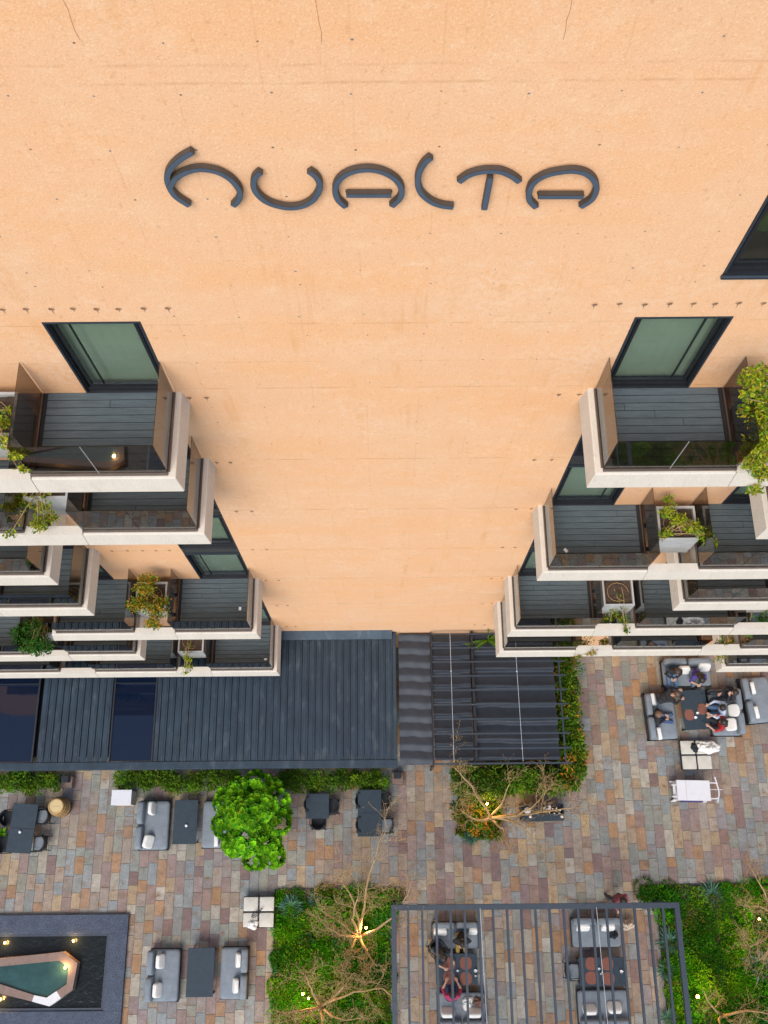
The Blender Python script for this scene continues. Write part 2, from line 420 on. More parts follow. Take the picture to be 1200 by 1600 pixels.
# ------------------------------------------------------------------ the building
YW = 7.65
FL = [21.23 - 2.89*k for k in range(7)]
hotel = tag(empty('hotel_building', (0, YW, 0)), 'tall ochre concrete hotel facade with stacked balconies on both sides', 'building')
DOORS = {'A': (3.80, 5.29), 'B': (7.75, 9.24), 'C': (11.7, 13.2)}
TOPZ = 31.5
holes = []
for s_ in (1, -1):
    for k_, (a, b) in DOORS.items():
        lo, hi = (a, b) if s_ > 0 else (-b, -a)
        holes.append((lo, hi, FL[6] - .07, FL[0] + 2.3 if (k_ != 'A' or s_ > 0) else FL[0] - .2))
holes.append((-5.13, -3.64, FL[0] - .07, FL[0] + 2.3))
holes.append((4.75, 7.60, 24.58, 27.4))
def wall_mesh():
    m = MB()
    xs = sorted({-24., 24., *[h[0] for h in holes], *[h[1] for h in holes]}); zs = sorted({0., TOPZ, *[h[2] for h in holes], *[h[3] for h in holes]})
    def isopen(x, z): return any(h[0] < x < h[1] and h[2] < z < h[3] for h in holes)
    for i in range(len(xs)-1):
        for j in range(len(zs)-1):
            if isopen((xs[i]+xs[i+1])/2, (zs[j]+zs[j+1])/2): continue
            m.poly([(xs[i], YW, zs[j]), (xs[i+1], YW, zs[j]), (xs[i+1], YW, zs[j+1]), (xs[i], YW, zs[j+1])])
    D = .28
    for a, b, z0, z1 in holes:
        m.poly([(a, YW, z0), (a, YW, z1), (a, YW+D, z1), (a, YW+D, z0)]); m.poly([(b, YW, z0), (b, YW+D, z0), (b, YW+D, z1), (b, YW, z1)])
        m.poly([(a, YW, z1), (b, YW, z1), (b, YW+D, z1), (a, YW+D, z1)]); m.poly([(a, YW, z0), (a, YW+D, z0), (b, YW+D, z0), (b, YW, z0)])
    m.poly([(-24, YW, TOPZ), (24, YW, TOPZ), (24, YW+14, TOPZ), (-24, YW+14, TOPZ)])
    m.poly([(-24, YW, 0), (-24, YW, TOPZ), (-24, YW+14, TOPZ), (-24, YW+14, 0)])
    m.poly([(24, YW, 0), (24, YW+14, 0), (24, YW+14, TOPZ), (24, YW, TOPZ)])
    m.poly([(24, YW+14, 0), (-24, YW+14, 0), (-24, YW+14, TOPZ), (24, YW+14, TOPZ)])
    return m
wall_mesh().build('wall', M['wall'], hotel, world=True)

def window(lo, hi, z0, z1, sill=True, tree_reflection=False, mull=None):
    """a sliding glass door set back in its opening: frame, panes, blind behind"""
    w = empty('window', ((lo+hi)/2, YW, z0), parent=hotel)
    f = MB(); y0, y1 = YW+.03, YW+.12; t = .06
    f.box(lo, lo+t, y0, y1, z0, z1); f.box(hi-t, hi, y0, y1, z0, z1); f.box(lo+t, hi-t, y0, y1, z1-t, z1); f.box(lo+t, hi-t, y0, y1, z0+.026, z0+.11)
    f.build('window_frame', M['metal'], w, world=True)
    tr_ = MB(); tr_.box(lo-.004, lo+.03, YW-.012, y0-.002, z0+.03, z1+.0); tr_.box(hi-.03, hi+.004, YW-.012, y0-.002, z0+.03, z1); tr_.box(lo+.03, hi-.03, YW-.012, y0-.002, z1-.03, z1); tr_.build('trim', M['steel'], w, world=True)
    # inner sash
    h = MB(); a, b, c, d = lo+t+.03, hi-t-.03, z0+.15, z1-t-.03; u = .05
    h.box(a, a+u, y0+.03, y1-.01, c, d); h.box(b-u, b, y0+.03, y1-.01, c, d); h.box(a+u, b-u, y0+.03, y1-.01, d-u, d); h.box(a+u, b-u, y0+.03, y1-.01, c, c+u)
    if mull: h.box(mull-.007, mull+.007, y0+.03, y1-.01, c+u, d-u)
    h.build('sash', M['metal'], w, world=True)
    g_ = MB(); g_.box(lo+t, hi-t, y0+.05, y0+.062, z0+.11, z1-t); g_.build('pane', M['win_glass'] if tree_reflection else M['door_glass'], w, world=True)
    bl = MB()
    if tree_reflection: bl.poly([(lo, YW+.7, z0), (hi, YW+.7, z0), (hi, YW+.7, z1), (lo, YW+.7, z1)])  # added sheet behind the pane that carries the painted reflection
    else:
        n = 16
        for i in range(n):
            xa = lo+.03+(hi-lo-.06)*i/n; xb = lo+.03+(hi-lo-.06)*(i+1)/n; ya = YW+.225 - (.005 if i % 2 else 0); yb = YW+.225 - (0 if i % 2 else .005)
            bl.poly([(xa, ya, z0+.02), (xb, yb, z0+.02), (xb, yb, z1-.02), (xa, ya, z1-.02)])
    bl.build('reflection_sheet' if tree_reflection else 'blind', M['painted_reflection'] if tree_reflection else M['blind'], w, world=True)
    if sill:
        s__ = MB(); s__.box(lo+.002, hi-.002, YW-.02, YW+.13, z0+.003, z0+.024); s__.build('sill', M['metal'], w, world=True)
    return w
for s_ in (1, -1):
    for key in 'ABC':
        a, b = DOORS[key]; lo, hi = (a, b) if s_ > 0 else (-b, -a)
        for k in range(7):
            if key == 'C' and k < 4: continue
            lo, hi = (a, b) if s_ > 0 else (-b, -a)
            if key == 'A' and s_ < 0 and k == 0: lo, hi = -5.13, -3.64
            window(lo+.01, hi-.01, FL[k], FL[k] + 2.3 - (.01 if k == 0 else 0), mull=(lo+.35 if s_ < 0 else hi-.35))
            if k:
                if k == 1 and key == 'A' and s_ < 0: continue
                sp = MB(); sp.box(lo+.004, hi-.004, YW+.06, YW+.16, FL[k]+2.302, FL[k-1]-.06)
                sp.box(lo+.004, hi-.004, YW+.02, YW+.06, FL[k]+2.36, FL[k]+2.44); sp.box(lo+.004, hi-.004, YW+.02, YW+.06, FL[k-1]-.20, FL[k-1]-.10)
                sp.build('spandrel_panel', M['spandrel'], hotel, world=True)
w_ = window(4.76, 7.59, 24.64, 27.39, tree_reflection=True, mull=6.3)
sl = MB(); sl.box(4.74, 7.61, YW-.05, YW+.13, 24.56, 24.63, .008); sl.build('sill', M['steel'], w_, world=True)

# tie holes: the large cones beside the balconies one by one, the small plugs as one part
def tie_hole(xx, zz):
    m = MB(); n = 12; ro, ri = .052, .036
    a = [m.vert((xx+ro*math.cos(2*math.pi*i/n), YW-.002, zz+ro*math.sin(2*math.pi*i/n))) for i in range(n)]
    b = [m.vert((xx+ri*math.cos(2*math.pi*i/n), YW-.012, zz+ri*math.sin(2*math.pi*i/n))) for i in range(n)]
    c = [m.vert((xx+ri*.85*math.cos(2*math.pi*i/n), YW-.001, zz+ri*.85*math.sin(2*math.pi*i/n))) for i in range(n)]
    for i in range(n):
        j = (i+1) % n; m._m = 0; m.face((a[j], a[i], b[i], b[j])); m._m = 1; m.face((b[j], b[i], c[i], c[j]))
    m._m = 1; m.face(c[::-1])
    m._m = 1; m.poly([(xx-.008, YW-.003, zz-ro), (xx+.008, YW-.003, zz-ro), (xx+.004, YW-.003, zz-ro-.09*random.uniform(.5, 1.3))])
    m.build('tie_hole', [M['hole_ring'], M['hole']], hotel, world=True)
for sx in (1, -1):
    for xx in (3.13, 3.48, 3.85, 4.2, 4.55, 4.87, 5.22, 5.58, 6.0, 6.4): tie_hole(sx*xx + random.uniform(-.03, .03), 23.90 + random.uniform(-.015, .015))
    for k in range(0, 7):
        for xx in (3.09, 3.42): tie_hole(sx*xx + random.uniform(-.03, .03), FL[k]-.21)
    for xx in (5.6, 5.95, 6.3, 6.7, 7.1, 7.5): tie_hole(sx*xx, FL[3]-.21)
pl = MB()
rows = [28.72, 28.03, 27.2, 26.35, 25.6, 24.82, 24.47, 23.65, 23.1, 22.26, 21.5, 20.63, 19.99, 19.0, 17.3, 16.2, 14.4, 13.2, 11.5, 10.3, 8.2, 6.1, 4.6]
for zz in rows:
    for i in range(-6, 7):
        xx = -.27 + .93*i + random.uniform(-.05, .05); z_ = zz + random.uniform(-.03, .03)
        if abs(xx) > 3.3 and zz < 24.2: continue
        if random.random() < .22: continue
        r_ = random.uniform(.011, .019); n = 7; pl._m = random.choice((0, 0, 1))
        pl.face([pl.vert((xx+r_*math.cos(-2*math.pi*q/n), YW-.003, z_+.8*r_*math.sin(-2*math.pi*q/n))) for q in range(n)])
pl.build('tie_plugs', [M['holeblue'], M['hole']], hotel, world=True, kind='stuff')
for px, py in ((125, 62), (502, 66), (880, 62)):
    p = atw(px, py, YW); m = MB(); zz = p.z; xx = p.x; a = []
    while zz < TOPZ - 1.2:
        a.append((xx, zz)); zz += .12; xx += random.uniform(-.02, .02)
    for i in range(len(a)-1):
        w0 = .0028
        m.poly([(a[i][0]-w0, YW-.003, a[i][1]), (a[i][0]+w0, YW-.003, a[i][1]), (a[i+1][0]+w0, YW-.003, a[i+1][1]), (a[i+1][0]-w0, YW-.003, a[i+1][1])])
    m.build('crack', M['crack'], hotel, world=True)

# ------------------------------------------------------------------ balconies
YF = 5.97
def slab_piece(m, xa, xb, y_back, z, side_lo, side_hi):
    """sloping fascia block from xa to xb (xa < xb); sides slope too where they are free ends"""
    t = .07
    ta = t if side_lo else 0; tb = t if side_hi else 0
    B = [(xa, YF, z-.45), (xb, YF, z-.45), (xb, y_back, z-.45), (xa, y_back, z-.45)]
    T = [(xa+ta, YF+t, z), (xb-tb, YF+t, z), (xb-tb, y_back, z), (xa+ta, y_back, z)]
    i = [m.vert(p) for p in B + T]
    for q in ((0,3,2,1),(4,5,6,7),(0,1,5,4),(1,2,6,5),(2,3,7,6),(3,0,4,7)): m.face([i[k] for k in q])
BAYS = {'A': (3.47, 5.90), 'B': (7.05, 9.80), 'C': (11.0, 14.6)}
def balcony(s, k, bays, start=None, end=None, nxt=True):
    z = FL[k]
    xs0 = start if start else BAYS[bays[0]][0]
    root = empty('balcony', (s*xs0, YW, z), parent=hotel)
    root['label'] = 'pale edged balcony with bronze glass railing on the %s side, %s from the top' % ('right' if s > 0 else 'left', ('first', 'second', 'third', 'fourth', 'fifth', 'sixth', 'seventh')[k])
    for bi, bay in enumerate(bays):
        a, b = BAYS[bay]
        free_a = bi == 0
        if free_a and start: a = start
        last = bi == len(bays)-1
        free_b = last and end is not None
        if free_b: b = end
        lo, hi = (a, b) if s > 0 else (-b, -a)
        m = MB(); slab_piece(m, lo, hi, YW+.13, z, free_a if s > 0 else free_b, free_b if s > 0 else free_a)
        o = m.build('slab', M['fascia'], root, world=True)
        bv = o.modifiers.new('bevel', 'BEVEL'); bv.width = .018; bv.segments = 2; bv.limit_method = 'ANGLE'
        # boards
        da = a + .26 if free_a else a + .12; db = b - .26 if free_b else b - .12
        yb = YW - .006; yf = 6.20; n = 10; wd = (yb - yf)/n
        for i in range(n):
            y0 = yf + wd*i; q = MB(); zt = z + .022 + random.uniform(-.0015, .0015)
            cut = None
            if random.random() < .3: cut = random.uniform(da+.4, db-.4)
            segs = [(da, db)] if cut is None else [(da, cut-.003), (cut+.003, db)]
            for u, v in segs:
                uu, vv = (u, v) if s > 0 else (-v, -u)
                q.box(uu, vv, y0+.006, y0+wd-.006, z+.003, zt, .004)
            q.build('deck_board', M['deck'], root, world=True)
        q = MB(); u, v = (a+.215 if free_a else a+.02), (b-.215 if free_b else b-.02); uu, vv = (u, v) if s > 0 else (-v, -u); q.box(uu, vv, 6.151, YW-.003, z+.0012, z+.0022); q.build('gap_shade', M['black'], root, world=True)  # black sheet added below the boards: shade of the gaps put in as colour
        # glass
        ga = a + .20 if free_a else a - .02; gb = b - .20 if free_b else b + (.0 if not last else 0.)
        yg = 6.12; H = 1.13; segs = []
        L_ = gb - ga; np_ = 2 if L_ < 2.6 else 3
        for i in range(np_): segs.append((ga + L_*i/np_ + .006, ga + L_*(i+1)/np_ - .006))
        for u, v in segs:
            q = MB(); uu, vv = (s*u, s*v) if s > 0 else (s*v, s*u); q.box(uu, vv, yg-.006, yg+.006, z+.055, z+H); q.build('glass_panel', M['rail_glass'], root, world=True)
            if k or v == segs[-1][1]: continue
            e_ = MB(); e_.box((vv if s > 0 else uu)-.0035, (vv if s > 0 else uu)+.0035, yg-.008, yg+.008, z+.06, z+H); e_.build('panel_joint', M['wire'], root, world=True)
        q = MB(); uu, vv = (s*ga, s*gb) if s > 0 else (s*gb, s*ga); q.box(uu, vv, yg-.035, yg+.03, z+.0026, z+.055); q.build('rail_channel', M['bronze'], root, world=True)
        def cross(xc, yb_=YW-.03, nm='glass_panel', ch=True):
            q = MB(); q.box(s*xc-.006, s*xc+.006, yg+.008, yb_, z+.055, z+H); q.build(nm, M['rail_glass'], root, world=True)
            if ch:
                c_ = MB(); c_.box(s*xc-.03, s*xc+.03, yg+.034, yb_-.002, z+.0025, z+.0545); c_.build('rail_channel', M['bronze'], root, world=True)
        if free_a: cross(ga)
        else: cross(a + .0)
        if free_b: cross(gb)
        elif not last or True: cross(b - .02)
        # dark drain gap beside the divider
        if not free_b:
            q = MB(); u, v = b-.115, b-.055; uu, vv = (u, v) if s > 0 else (-v, -u); q.box(uu, vv, 6.19, YW-.01, z+.001, z+.012); q.build('drain_channel', M['black'], root, world=True)
        # beam across the void to the next bay, with the brackets that carry the planter
        if not last:
            c = BAYS[bays[bi+1]][0]; lo, hi = (b, c) if s > 0 else (-c, -b)
            m = MB(); slab_piece(m, lo, hi, 6.22, z+.03, False, False); m.build('edge_beam', M['fascia'], root, world=True)
            for yy in (6.72, 7.30):
                m = MB(); m.box(lo-.02, hi+.02, yy-.04, yy+.04, z-.52, z-.43); m.build('bracket', M['metal'], root, world=True)
    return root
balcony(1, 0, 'AB'); balcony(1, 1, 'BC', start=7.42); balcony(1, 2, 'ABC'); balcony(1, 3, 'BC', start=7.38)
balcony(1, 4, 'ABC'); balcony(1, 5, 'ABC'); balcony(1, 6, 'C', start=11.31)
balcony(-1, 0, 'AB', start=3.41); balcony(-1, 1, 'AB', start=3.45); balcony(-1, 2, 'BC', start=7.44); balcony(-1, 3, 'BC', start=7.45)
balcony(-1, 4, 'AB', start=3.54, end=9.44); balcony(-1, 5, 'BC', start=7.52); balcony(-1, 6, 'ABC', start=3.60)

# ------------------------------------------------------------------ the sign
sign = tag(empty('wall_sign', (0, YW, 26.1)), 'blue grey metal sign of six curved letters on the ochre wall', 'sign')
def catmull(P, n=8):
    out = []
    for i in range(len(P)-1):
        p0 = P[max(i-1, 0)]; p1 = P[i]; p2 = P[i+1]; p3 = P[min(i+2, len(P)-1)]
        for k in range(n):
            t = k/n
            out.append(tuple(.5*((2*p1[j]) + (-p0[j]+p2[j])*t + (2*p0[j]-5*p1[j]+4*p2[j]-p3[j])*t*t + (-p0[j]+3*p1[j]-3*p2[j]+p3[j])*t**3) for j in range(2)))
    out.append(P[-1]); return out
YS0, YS1 = YW-.10, YW-.03
def stroke(zpts, offx, parent, name, w=.073, smooth=True, dy=0.):
    P = []; YS0, YS1 = YW-.10-dy, YW-.03-dy
    for q in zpts:
        p = atw(offx + q[0]/3.158, 200 + q[1]/3.158, YS0); P.append((p.x, p.z))
    if smooth: P = catmull(P)
    m = MB(); Lf, Rt = [], []
    for i, p in enumerate(P):
        a = P[max(i-1, 0)]; b = P[min(i+1, len(P)-1)]; dx, dz = b[0]-a[0], b[1]-a[1]; l = math.hypot(dx, dz); nx, nz = -dz/l, dx/l
        Lf.append((p[0]+nx*w/2, p[1]+nz*w/2)); Rt.append((p[0]-nx*w/2, p[1]-nz*w/2))
    n = len(P)
    def V(y, inset=0): return [m.vert((q[0], y, q[1])) for q in Lf], [m.vert((q[0], y, q[1])) for q in Rt]
    fl, fr = V(YS0); bl, br = V(YS1)
    for i in range(n-1):
        m._m = 1
        m.face((fl[i], fl[i+1], bl[i+1], bl[i])); m.face((fr[i+1], fr[i], br[i], br[i+1])); m.face((bl[i], bl[i+1], br[i+1], br[i]))
        m.face((fl[i+1], fl[i], fr[i], fr[i+1]))
    m.face((fl[0], bl[0], br[0], fr[0])); m.face((fl[-1], fr[-1], br[-1], bl[-1]))
    # raised blue face inside a thin dark lip
    m._m = 0; k = .82
    il, ir = [], []
    for q, r_ in zip(Lf, Rt):
        c = ((q[0]+r_[0])/2, (q[1]+r_[1])/2)
        il.append(m.vert((c[0]+(q[0]-c[0])*k, YS0-.003, c[1]+(q[1]-c[1])*k))); ir.append(m.vert((c[0]+(r_[0]-c[0])*k, YS0-.003, c[1]+(r_[1]-c[1])*k)))
    for i in range(n-1): m.face((il[i+1], il[i], ir[i], ir[i+1]))
    # stand-off pins into the wall
    m._m = 1
    for i in (n//5, n//2, 4*n//5): m.tube([(P[i][0], YS1-.002, P[i][1]-.02), (P[i][0], YW+.01, P[i][1]-.02)], .010, 6)
    return m.build(name, [M['sign'], M['sign_side']], parent, world=True)
h1 = stroke([(255,122),(190,160),(146,205),(130,248),(140,292),(172,342),(240,387)], 220, sign, 'letter')
stroke([(143,300),(152,278),(172,252),(205,230),(255,212),(310,208),(380,222),(440,255),(480,300),(489,332),(480,362),(455,388)], 220, h1, 'letter_arch', dy=.004)
stroke([(590,222),(562,250),(556,290),(575,330),(620,368),(680,390),(740,398),(800,388),(850,358),(880,310),(880,272),(862,242),(830,218)], 220, sign, 'letter')
a1 = stroke([(1012,394),(975,360),(960,320),(965,282),(988,250),(1030,225),(1080,212),(1137,210),(1197,223),(1247,250),(1277,282),(1287,317),(1277,352),(1237,390)], 220, sign, 'letter')
stroke([(1013,335),(1237,335)], 220, a1, 'letter_bar', w=.075, smooth=False)
stroke([(295,150),(265,175),(240,215),(230,260),(235,300),(255,335),(300,370),(350,388),(405,395)], 580, sign, 'letter')
t1 = stroke([(433,270),(480,238),(535,221),(590,216),(640,220),(690,240),(733,270)], 580, sign, 'letter')
stroke([(588,248),(558,405)], 580, t1, 'letter_stem', smooth=False)
a2 = stroke([(815,396),(785,365),(778,330),(790,290),(820,260),(870,235),(930,222),(990,216),(1050,225),(1090,250),(1110,285),(1108,320),(1085,360),(1033,394)], 580, sign, 'letter')
stroke([(825,342),(1048,342)], 580, a2, 'letter_bar', w=.075, smooth=False)

# ------------------------------------------------------------------ low pavilion with the dark sheet roof
pav_ = tag(empty('roofed_pavilion', (-6, 5.2, 0)), 'low pavilion with dark ribbed metal roof against the ochre wall', 'pavilion')
RZ = 2.66; RX1 = .36; RY0, RY1 = 3.24, 7.38
SKY = [(-13.55, -12.02), (-9.44, -7.94)]
x = RX1 - .12; PW = .243
shared = None
while x - PW > -15.8:
    x0 = x - PW; mid = x - PW/2
    if not any(a - .02 < mid < b + .02 for a, b in SKY):
        m = MB(); dz = random.uniform(-.003, .003)
        prof = [(x0+.012, 0), (x0+.03, .002), (x0+PW*.5-.05, .0), (x0+PW*.5-.03, .008), (x0+PW*.5+.03, .008), (x0+PW*.5+.05, 0), (x-.045, .0), (x-.035, .042), (x-.006, .042), (x-.003, 0)]
        for (a, za), (b, zb) in zip(prof, prof[1:]):
            m.poly([(a, RY0, RZ+za+dz), (b, RY0, RZ+zb+dz), (b, RY1, RZ+.10+za+dz), (a, RY1, RZ+.10+zb+dz)])
            m.poly([(a, RY0, RZ-.03), (b, RY0, RZ-.03), (b, RY0, RZ+zb+dz), (a, RY0, RZ+za+dz)])
        m.build('roof_panel', M['roof'], pav_, world=True)
    x = x0
for a, b in SKY:
    s__ = empty('skylight', ((a+b)/2, 5.2, RZ), parent=pav_)
    m = MB(); m.poly([(a+.05, RY0+.03, RZ+.02), (b-.05, RY0+.03, RZ+.02), (b-.05, RY1, RZ+.115), (a+.05, RY1, RZ+.115)]); m.build('pane', M['sky_glass'], s__, world=True)
    for xx in (a, b-.05):
        m = MB(); i = [m.vert(p) for p in ((xx, RY0, RZ-.02), (xx+.05, RY0, RZ-.02), (xx+.05, RY1, RZ+.08), (xx, RY1, RZ+.08), (xx, RY0, RZ+.06), (xx+.05, RY0, RZ+.06), (xx+.05, RY1, RZ+.16), (xx, RY1, RZ+.16))]
        for q in ((0,3,2,1),(4,5,6,7),(0,1,5,4),(1,2,6,5),(2,3,7,6),(3,0,4,7)): m.face([i[k] for k in q])
        m.build('frame', M['metal'], s__, world=True)
    for yy in (RY0+.02, 5.9, 6.75):
        m = MB(); zz = RZ + .02 + .10*(yy-RY0)/(RY1-RY0); m.box(a+.05, b-.05, yy-.012, yy+.012, zz-.01, zz+.018); m.build('glazing_bar', M['metal'], s__, world=True)
def part(name, mat_, parent, *b, bev=0.):
    m = MB(); m.box(*b, bev); return m.build(name, mat_, parent, world=True)
part('gutter', M['roof'], pav_, -16, RX1+.02, 2.98, RY0-.005, 2.46, 2.70, bev=.015)
part('side_gutter', M['roof'], pav_, RX1-.11, RX1+.02, RY0, 7.60, 2.44, 2.80, bev=.015)
m = MB(); m.poly([(-16, RY1-.02, RZ+.16), (RX1-.12, RY1-.02, RZ+.16), (RX1-.12, YW-.006, RZ+.32), (-16, YW-.006, RZ+.32)])
m.poly([(-16, RY1-.02, RZ+.08), (RX1-.12, RY1-.02, RZ+.08), (RX1-.12, RY1-.02, RZ+.16), (-16, RY1-.02, RZ+.16)]); m.build('wall_flashing', M['roof'], pav_, world=True)
m = MB()
for i in range(140):
    xx = RX1-.15 - i*.0285*4
    if xx < -15.8: break
    m.box(xx-.025, xx+.025, RY1-.06, RY1-.025, RZ+.10, RZ+.135)
m.build('closure_strip', M['steel'], pav_, world=True)
for xx in (-15.2, -11.2, -7.4, -3.7, .18): part('post', M['metal'], pav_, xx-.06, xx+.06, 3.30, 3.42, 0, 2.6)
part('ceiling', M['black'], pav_, -16, RX1-.13, 3.45, 7.55, 2.30, 2.40)
for xa, xb in ((-15.1, -11.3), (-11.1, -7.5), (-7.3, -3.8), (-3.6, .10)):
    part('glass_wall', M['win_glass'], pav_, xa, xb, 3.43, 3.445, .05, 2.29)

# ------------------------------------------------------------------ the pergola with the rippling shade cloth
sp_ = tag(empty('shade_pergola', (3.3, 5.2, 0)), 'dark steel pergola with rippled black shade cloth beside the metal roof', 'pergola')
def wave_cloth(xa, xb, ya, yb, z, period, amp, sharp, seed):
    rnd = random.Random(seed); m = MB(); nx, ny = 14, int((yb-ya)/period*14)
    ph = rnd.uniform(0, 6); rows = []
    for j in range(ny+1):
        y = ya + (yb-ya)*j/ny; row = []
        for i in range(nx+1):
            xx = xa + (xb-xa)*i/nx; t = (y-ya)/period + .02*math.sin(i*.6+ph) + .10*(i/nx-.5)*math.sin(ph)
            w = t - math.floor(t)
            zz = amp*(-abs(2*(w**sharp)-1)**1.3) + .008*math.sin(i*.9 + 3*math.floor(t))
            row.append(m.vert((xx, y, z + zz)))
        rows.append(row)
    for a, b in zip(rows, rows[1:]):
        for i in range(nx): m.face((a[i], a[i+1], b[i+1], b[i]))
    return m
wave_cloth(.47, 1.585, 3.06, 7.58, 2.62, .475, .08, .8, 3).build('shade_cloth', M['cloth'], sp_, smooth=True, world=True)
wave_cloth(1.66, 2.98, 3.20, 7.50, 2.72, .50, .22, .30, 5).build('shade_cloth', M['cloth'], sp_, smooth=True, world=True)
wave_cloth(3.13, 5.92, 3.20, 7.50, 2.72, .61, .24, .30, 9).build('shade_cloth', M['cloth'], sp_, smooth=True, world=True)
part('edge_beam', M['metal'], sp_, 1.59, 1.64, 3.05, 7.60, 2.42, 2.76)
part('edge_beam', M['metal'], sp_, 3.01, 3.09, 3.05, 7.60, 2.40, 2.90)
part('edge_beam', M['steel'], sp_, 6.02, 6.07, 2.98, 7.60, 2.90, 2.96)
for i in range(10): part('rail', M['steel'], sp_, 1.64, 6.26, 3.02+.492*i, 3.075+.492*i, 2.965, 3.01)
for xx, yy in ((1.62, 3.10), (6.04, 3.10), (3.05, 3.10), (6.04, 7.3)): part('post', M['metal'], sp_, xx-.035, xx+.035, yy-.035, yy+.035, 0, 2.41 if xx < 5 else 2.89)
def string(name, label, pts, drop=.05, group=None):
    root = tag(empty(name, pts[0]), label, 'light string', group); P = []
    for a, b in zip(pts, pts[1:]):
        a = Vector(a); b = Vector(b)
        for k in range(10):
            t = k/10; p = a.lerp(b, t); p.z -= drop*4*t*(1-t); P.append(p)
    P.append(Vector(pts[-1])); m = MB(); m.tube(P, .007, 6); m.build('cable', M['wire'], root, world=True)
    for p in P[3::6]:
        q = MB(); q.lathe([(.006, 0), (.018, -.02), (.026, -.06), (.018, -.095), (.004, -.105)], 8, p); q.build('bulb', M['china'], root, smooth=True, world=True)
string('light_string', 'pale cable across the rippled shade cloth next to the ribbed roof', [(2.28, 7.5, 3.04), (2.28, 3.1, 3.04)], .02)
string('light_string', 'pale cable across the wide shade cloth nearer the hedge', [(4.55, 7.45, 3.05), (4.60, 3.1, 3.05)], .03)

# ------------------------------------------------------------------ the open pergola over the dining sets
op = tag(empty('open_pergola', (4.7, -4.5, 0)), 'open grey steel pergola of parallel bars over two dining sets', 'pergola')
PZ = 2.8
part('edge_beam', M['steel'], op, .12, 9.40, -1.50, -1.33, PZ-.16, PZ, bev=.006)
part('edge_beam', M['steel'], op, .12, 9.40, -8.00, -7.83, PZ-.16, PZ, bev=.006)
part('edge_beam', M['steel'], op, .12, .28, -7.83, -1.50, PZ-.16, PZ, bev=.006)
part('edge_beam', M['steel'], op, 9.24, 9.40, -7.83, -1.50, PZ-.16, PZ, bev=.006)
nb = 20
for i in range(1, nb):
    xx = .20 + (9.32-.20)*i/nb; part('bar', M['steel'], op, xx-.036, xx+.036, -7.83, -1.50, PZ-.10, PZ-.012)
for xx, yy in ((.20, -1.42), (9.32, -1.42), (.20, -7.92), (9.32, -7.92)): part('post', M['steel'], op, xx-.06, xx+.06, yy-.06, yy+.06, 0, PZ-.162)
string('light_string', 'pale cable under pergola bars above the left dining set', [(2.98, -1.45, PZ+.02), (3.12, -7.8, PZ+.02)], .03)
string('light_string', 'pale cable under pergola bars above the right dining set', [(6.72, -1.45, PZ+.02), (6.85, -7.8, PZ+.02)], .03)

# ------------------------------------------------------------------ garden beds
def bed(name, P, label):
    root = tag(empty(name, (P[0][0], P[0][1], 0)), label, 'garden bed')
    m = MB(); m.prism([(p[0], p[1]) for p in P][::-1], -.03, .025); m.build('soil', M['soil'], root, world=True)
    for i in range(len(P)):
        a, b = Vector((*P[i], 0)), Vector((*P[(i+1) % len(P)], 0)); d = (b-a).normalized(); nrm = Vector((-d.y, d.x, 0))*.012
        m = MB(); m.prism([tuple((a-nrm)[:2]), tuple((b-nrm)[:2]), tuple((b+nrm)[:2]), tuple((a+nrm)[:2])], -.02, .055); m.build('steel_edging', M['metal'], root, world=True)
    return root
bed('garden_bed', BED1, 'planted garden bed with two bare trees beside the open pergola')
bed('garden_bed', BED2, 'green garden bed at the right corner past the open pergola')

def rnd_dir(zmin=-.2):
    while True:
        v = Vector((random.uniform(-1, 1), random.uniform(-1, 1), random.uniform(zmin, 1)))
        if .1 < v.length < 1: return v.normalized()
def shade(c, k=.35):
    f = 1 + random.uniform(-k, k); return (c[0]*f*random.uniform(.85, 1.15), c[1]*f, c[2]*f)
G_HEDGE = [(.085, .19, .012), (.12, .25, .014), (.20, .29, .016), (.05, .12, .010)]
G_ORANGE = [(.42, .19, .02), (.32, .24, .02), (.10, .20, .012), (.06, .14, .012)]
G_VINE = [(.24, .36, .016), (.38, .42, .02), (.11, .22, .015), (.38, .32, .03)]
G_AUT = [(.50, .23, .02), (.42, .28, .03), (.15, .26, .015), (.08, .19, .014)]
G_BUSH = [(.035, .13, .016), (.055, .18, .018), (.022, .08, .012)]
G_LUSH = [(.085, .33, .008), (.15, .44, .010), (.055, .22, .007)]
G_GRASS = [(.055, .17, .008), (.085, .22, .008), (.15, .24, .010), (.035, .11, .008), (.16, .13, .015)]
G_AGAVE = [(.085, .19, .13), (.06, .15, .10), (.12, .22, .15)]
# ground cover
from mathutils import noise as mnoise
gc = MB()
def cover(P, n, hump):
    xs = [p[0] for p in P]; ys = [max(p[1], -6.2) for p in P]
    for _ in range(n):
        while True:
            x, y = random.uniform(min(xs), min(max(xs), 14.2)), random.uniform(min(ys), max(ys))
            if inpoly(x, y, P): break
        q = math.sin(x*1.7+hump)*math.cos(y*1.9-hump) + .6*math.sin(x*4.1+y*3.3)
        if q < -.85 and random.random() < .75: continue
        h = .05 + .10*max(0, q+.5)*random.random()
        base = G_GRASS[int((q+1.6)/3.2*4) % 4 if random.random() < .6 else random.randrange(5)]
        d = rnd_dir(.0); d.z = abs(d.z)*.7
        gc.leaf(Vector((x, y, h)), d, Vector((0, 0, 1)), random.uniform(.06, .13), random.uniform(.03, .055), shade(base, .4))
cover(BED1, 9000, 0.3); cover(BED2, 10000, 2.1)
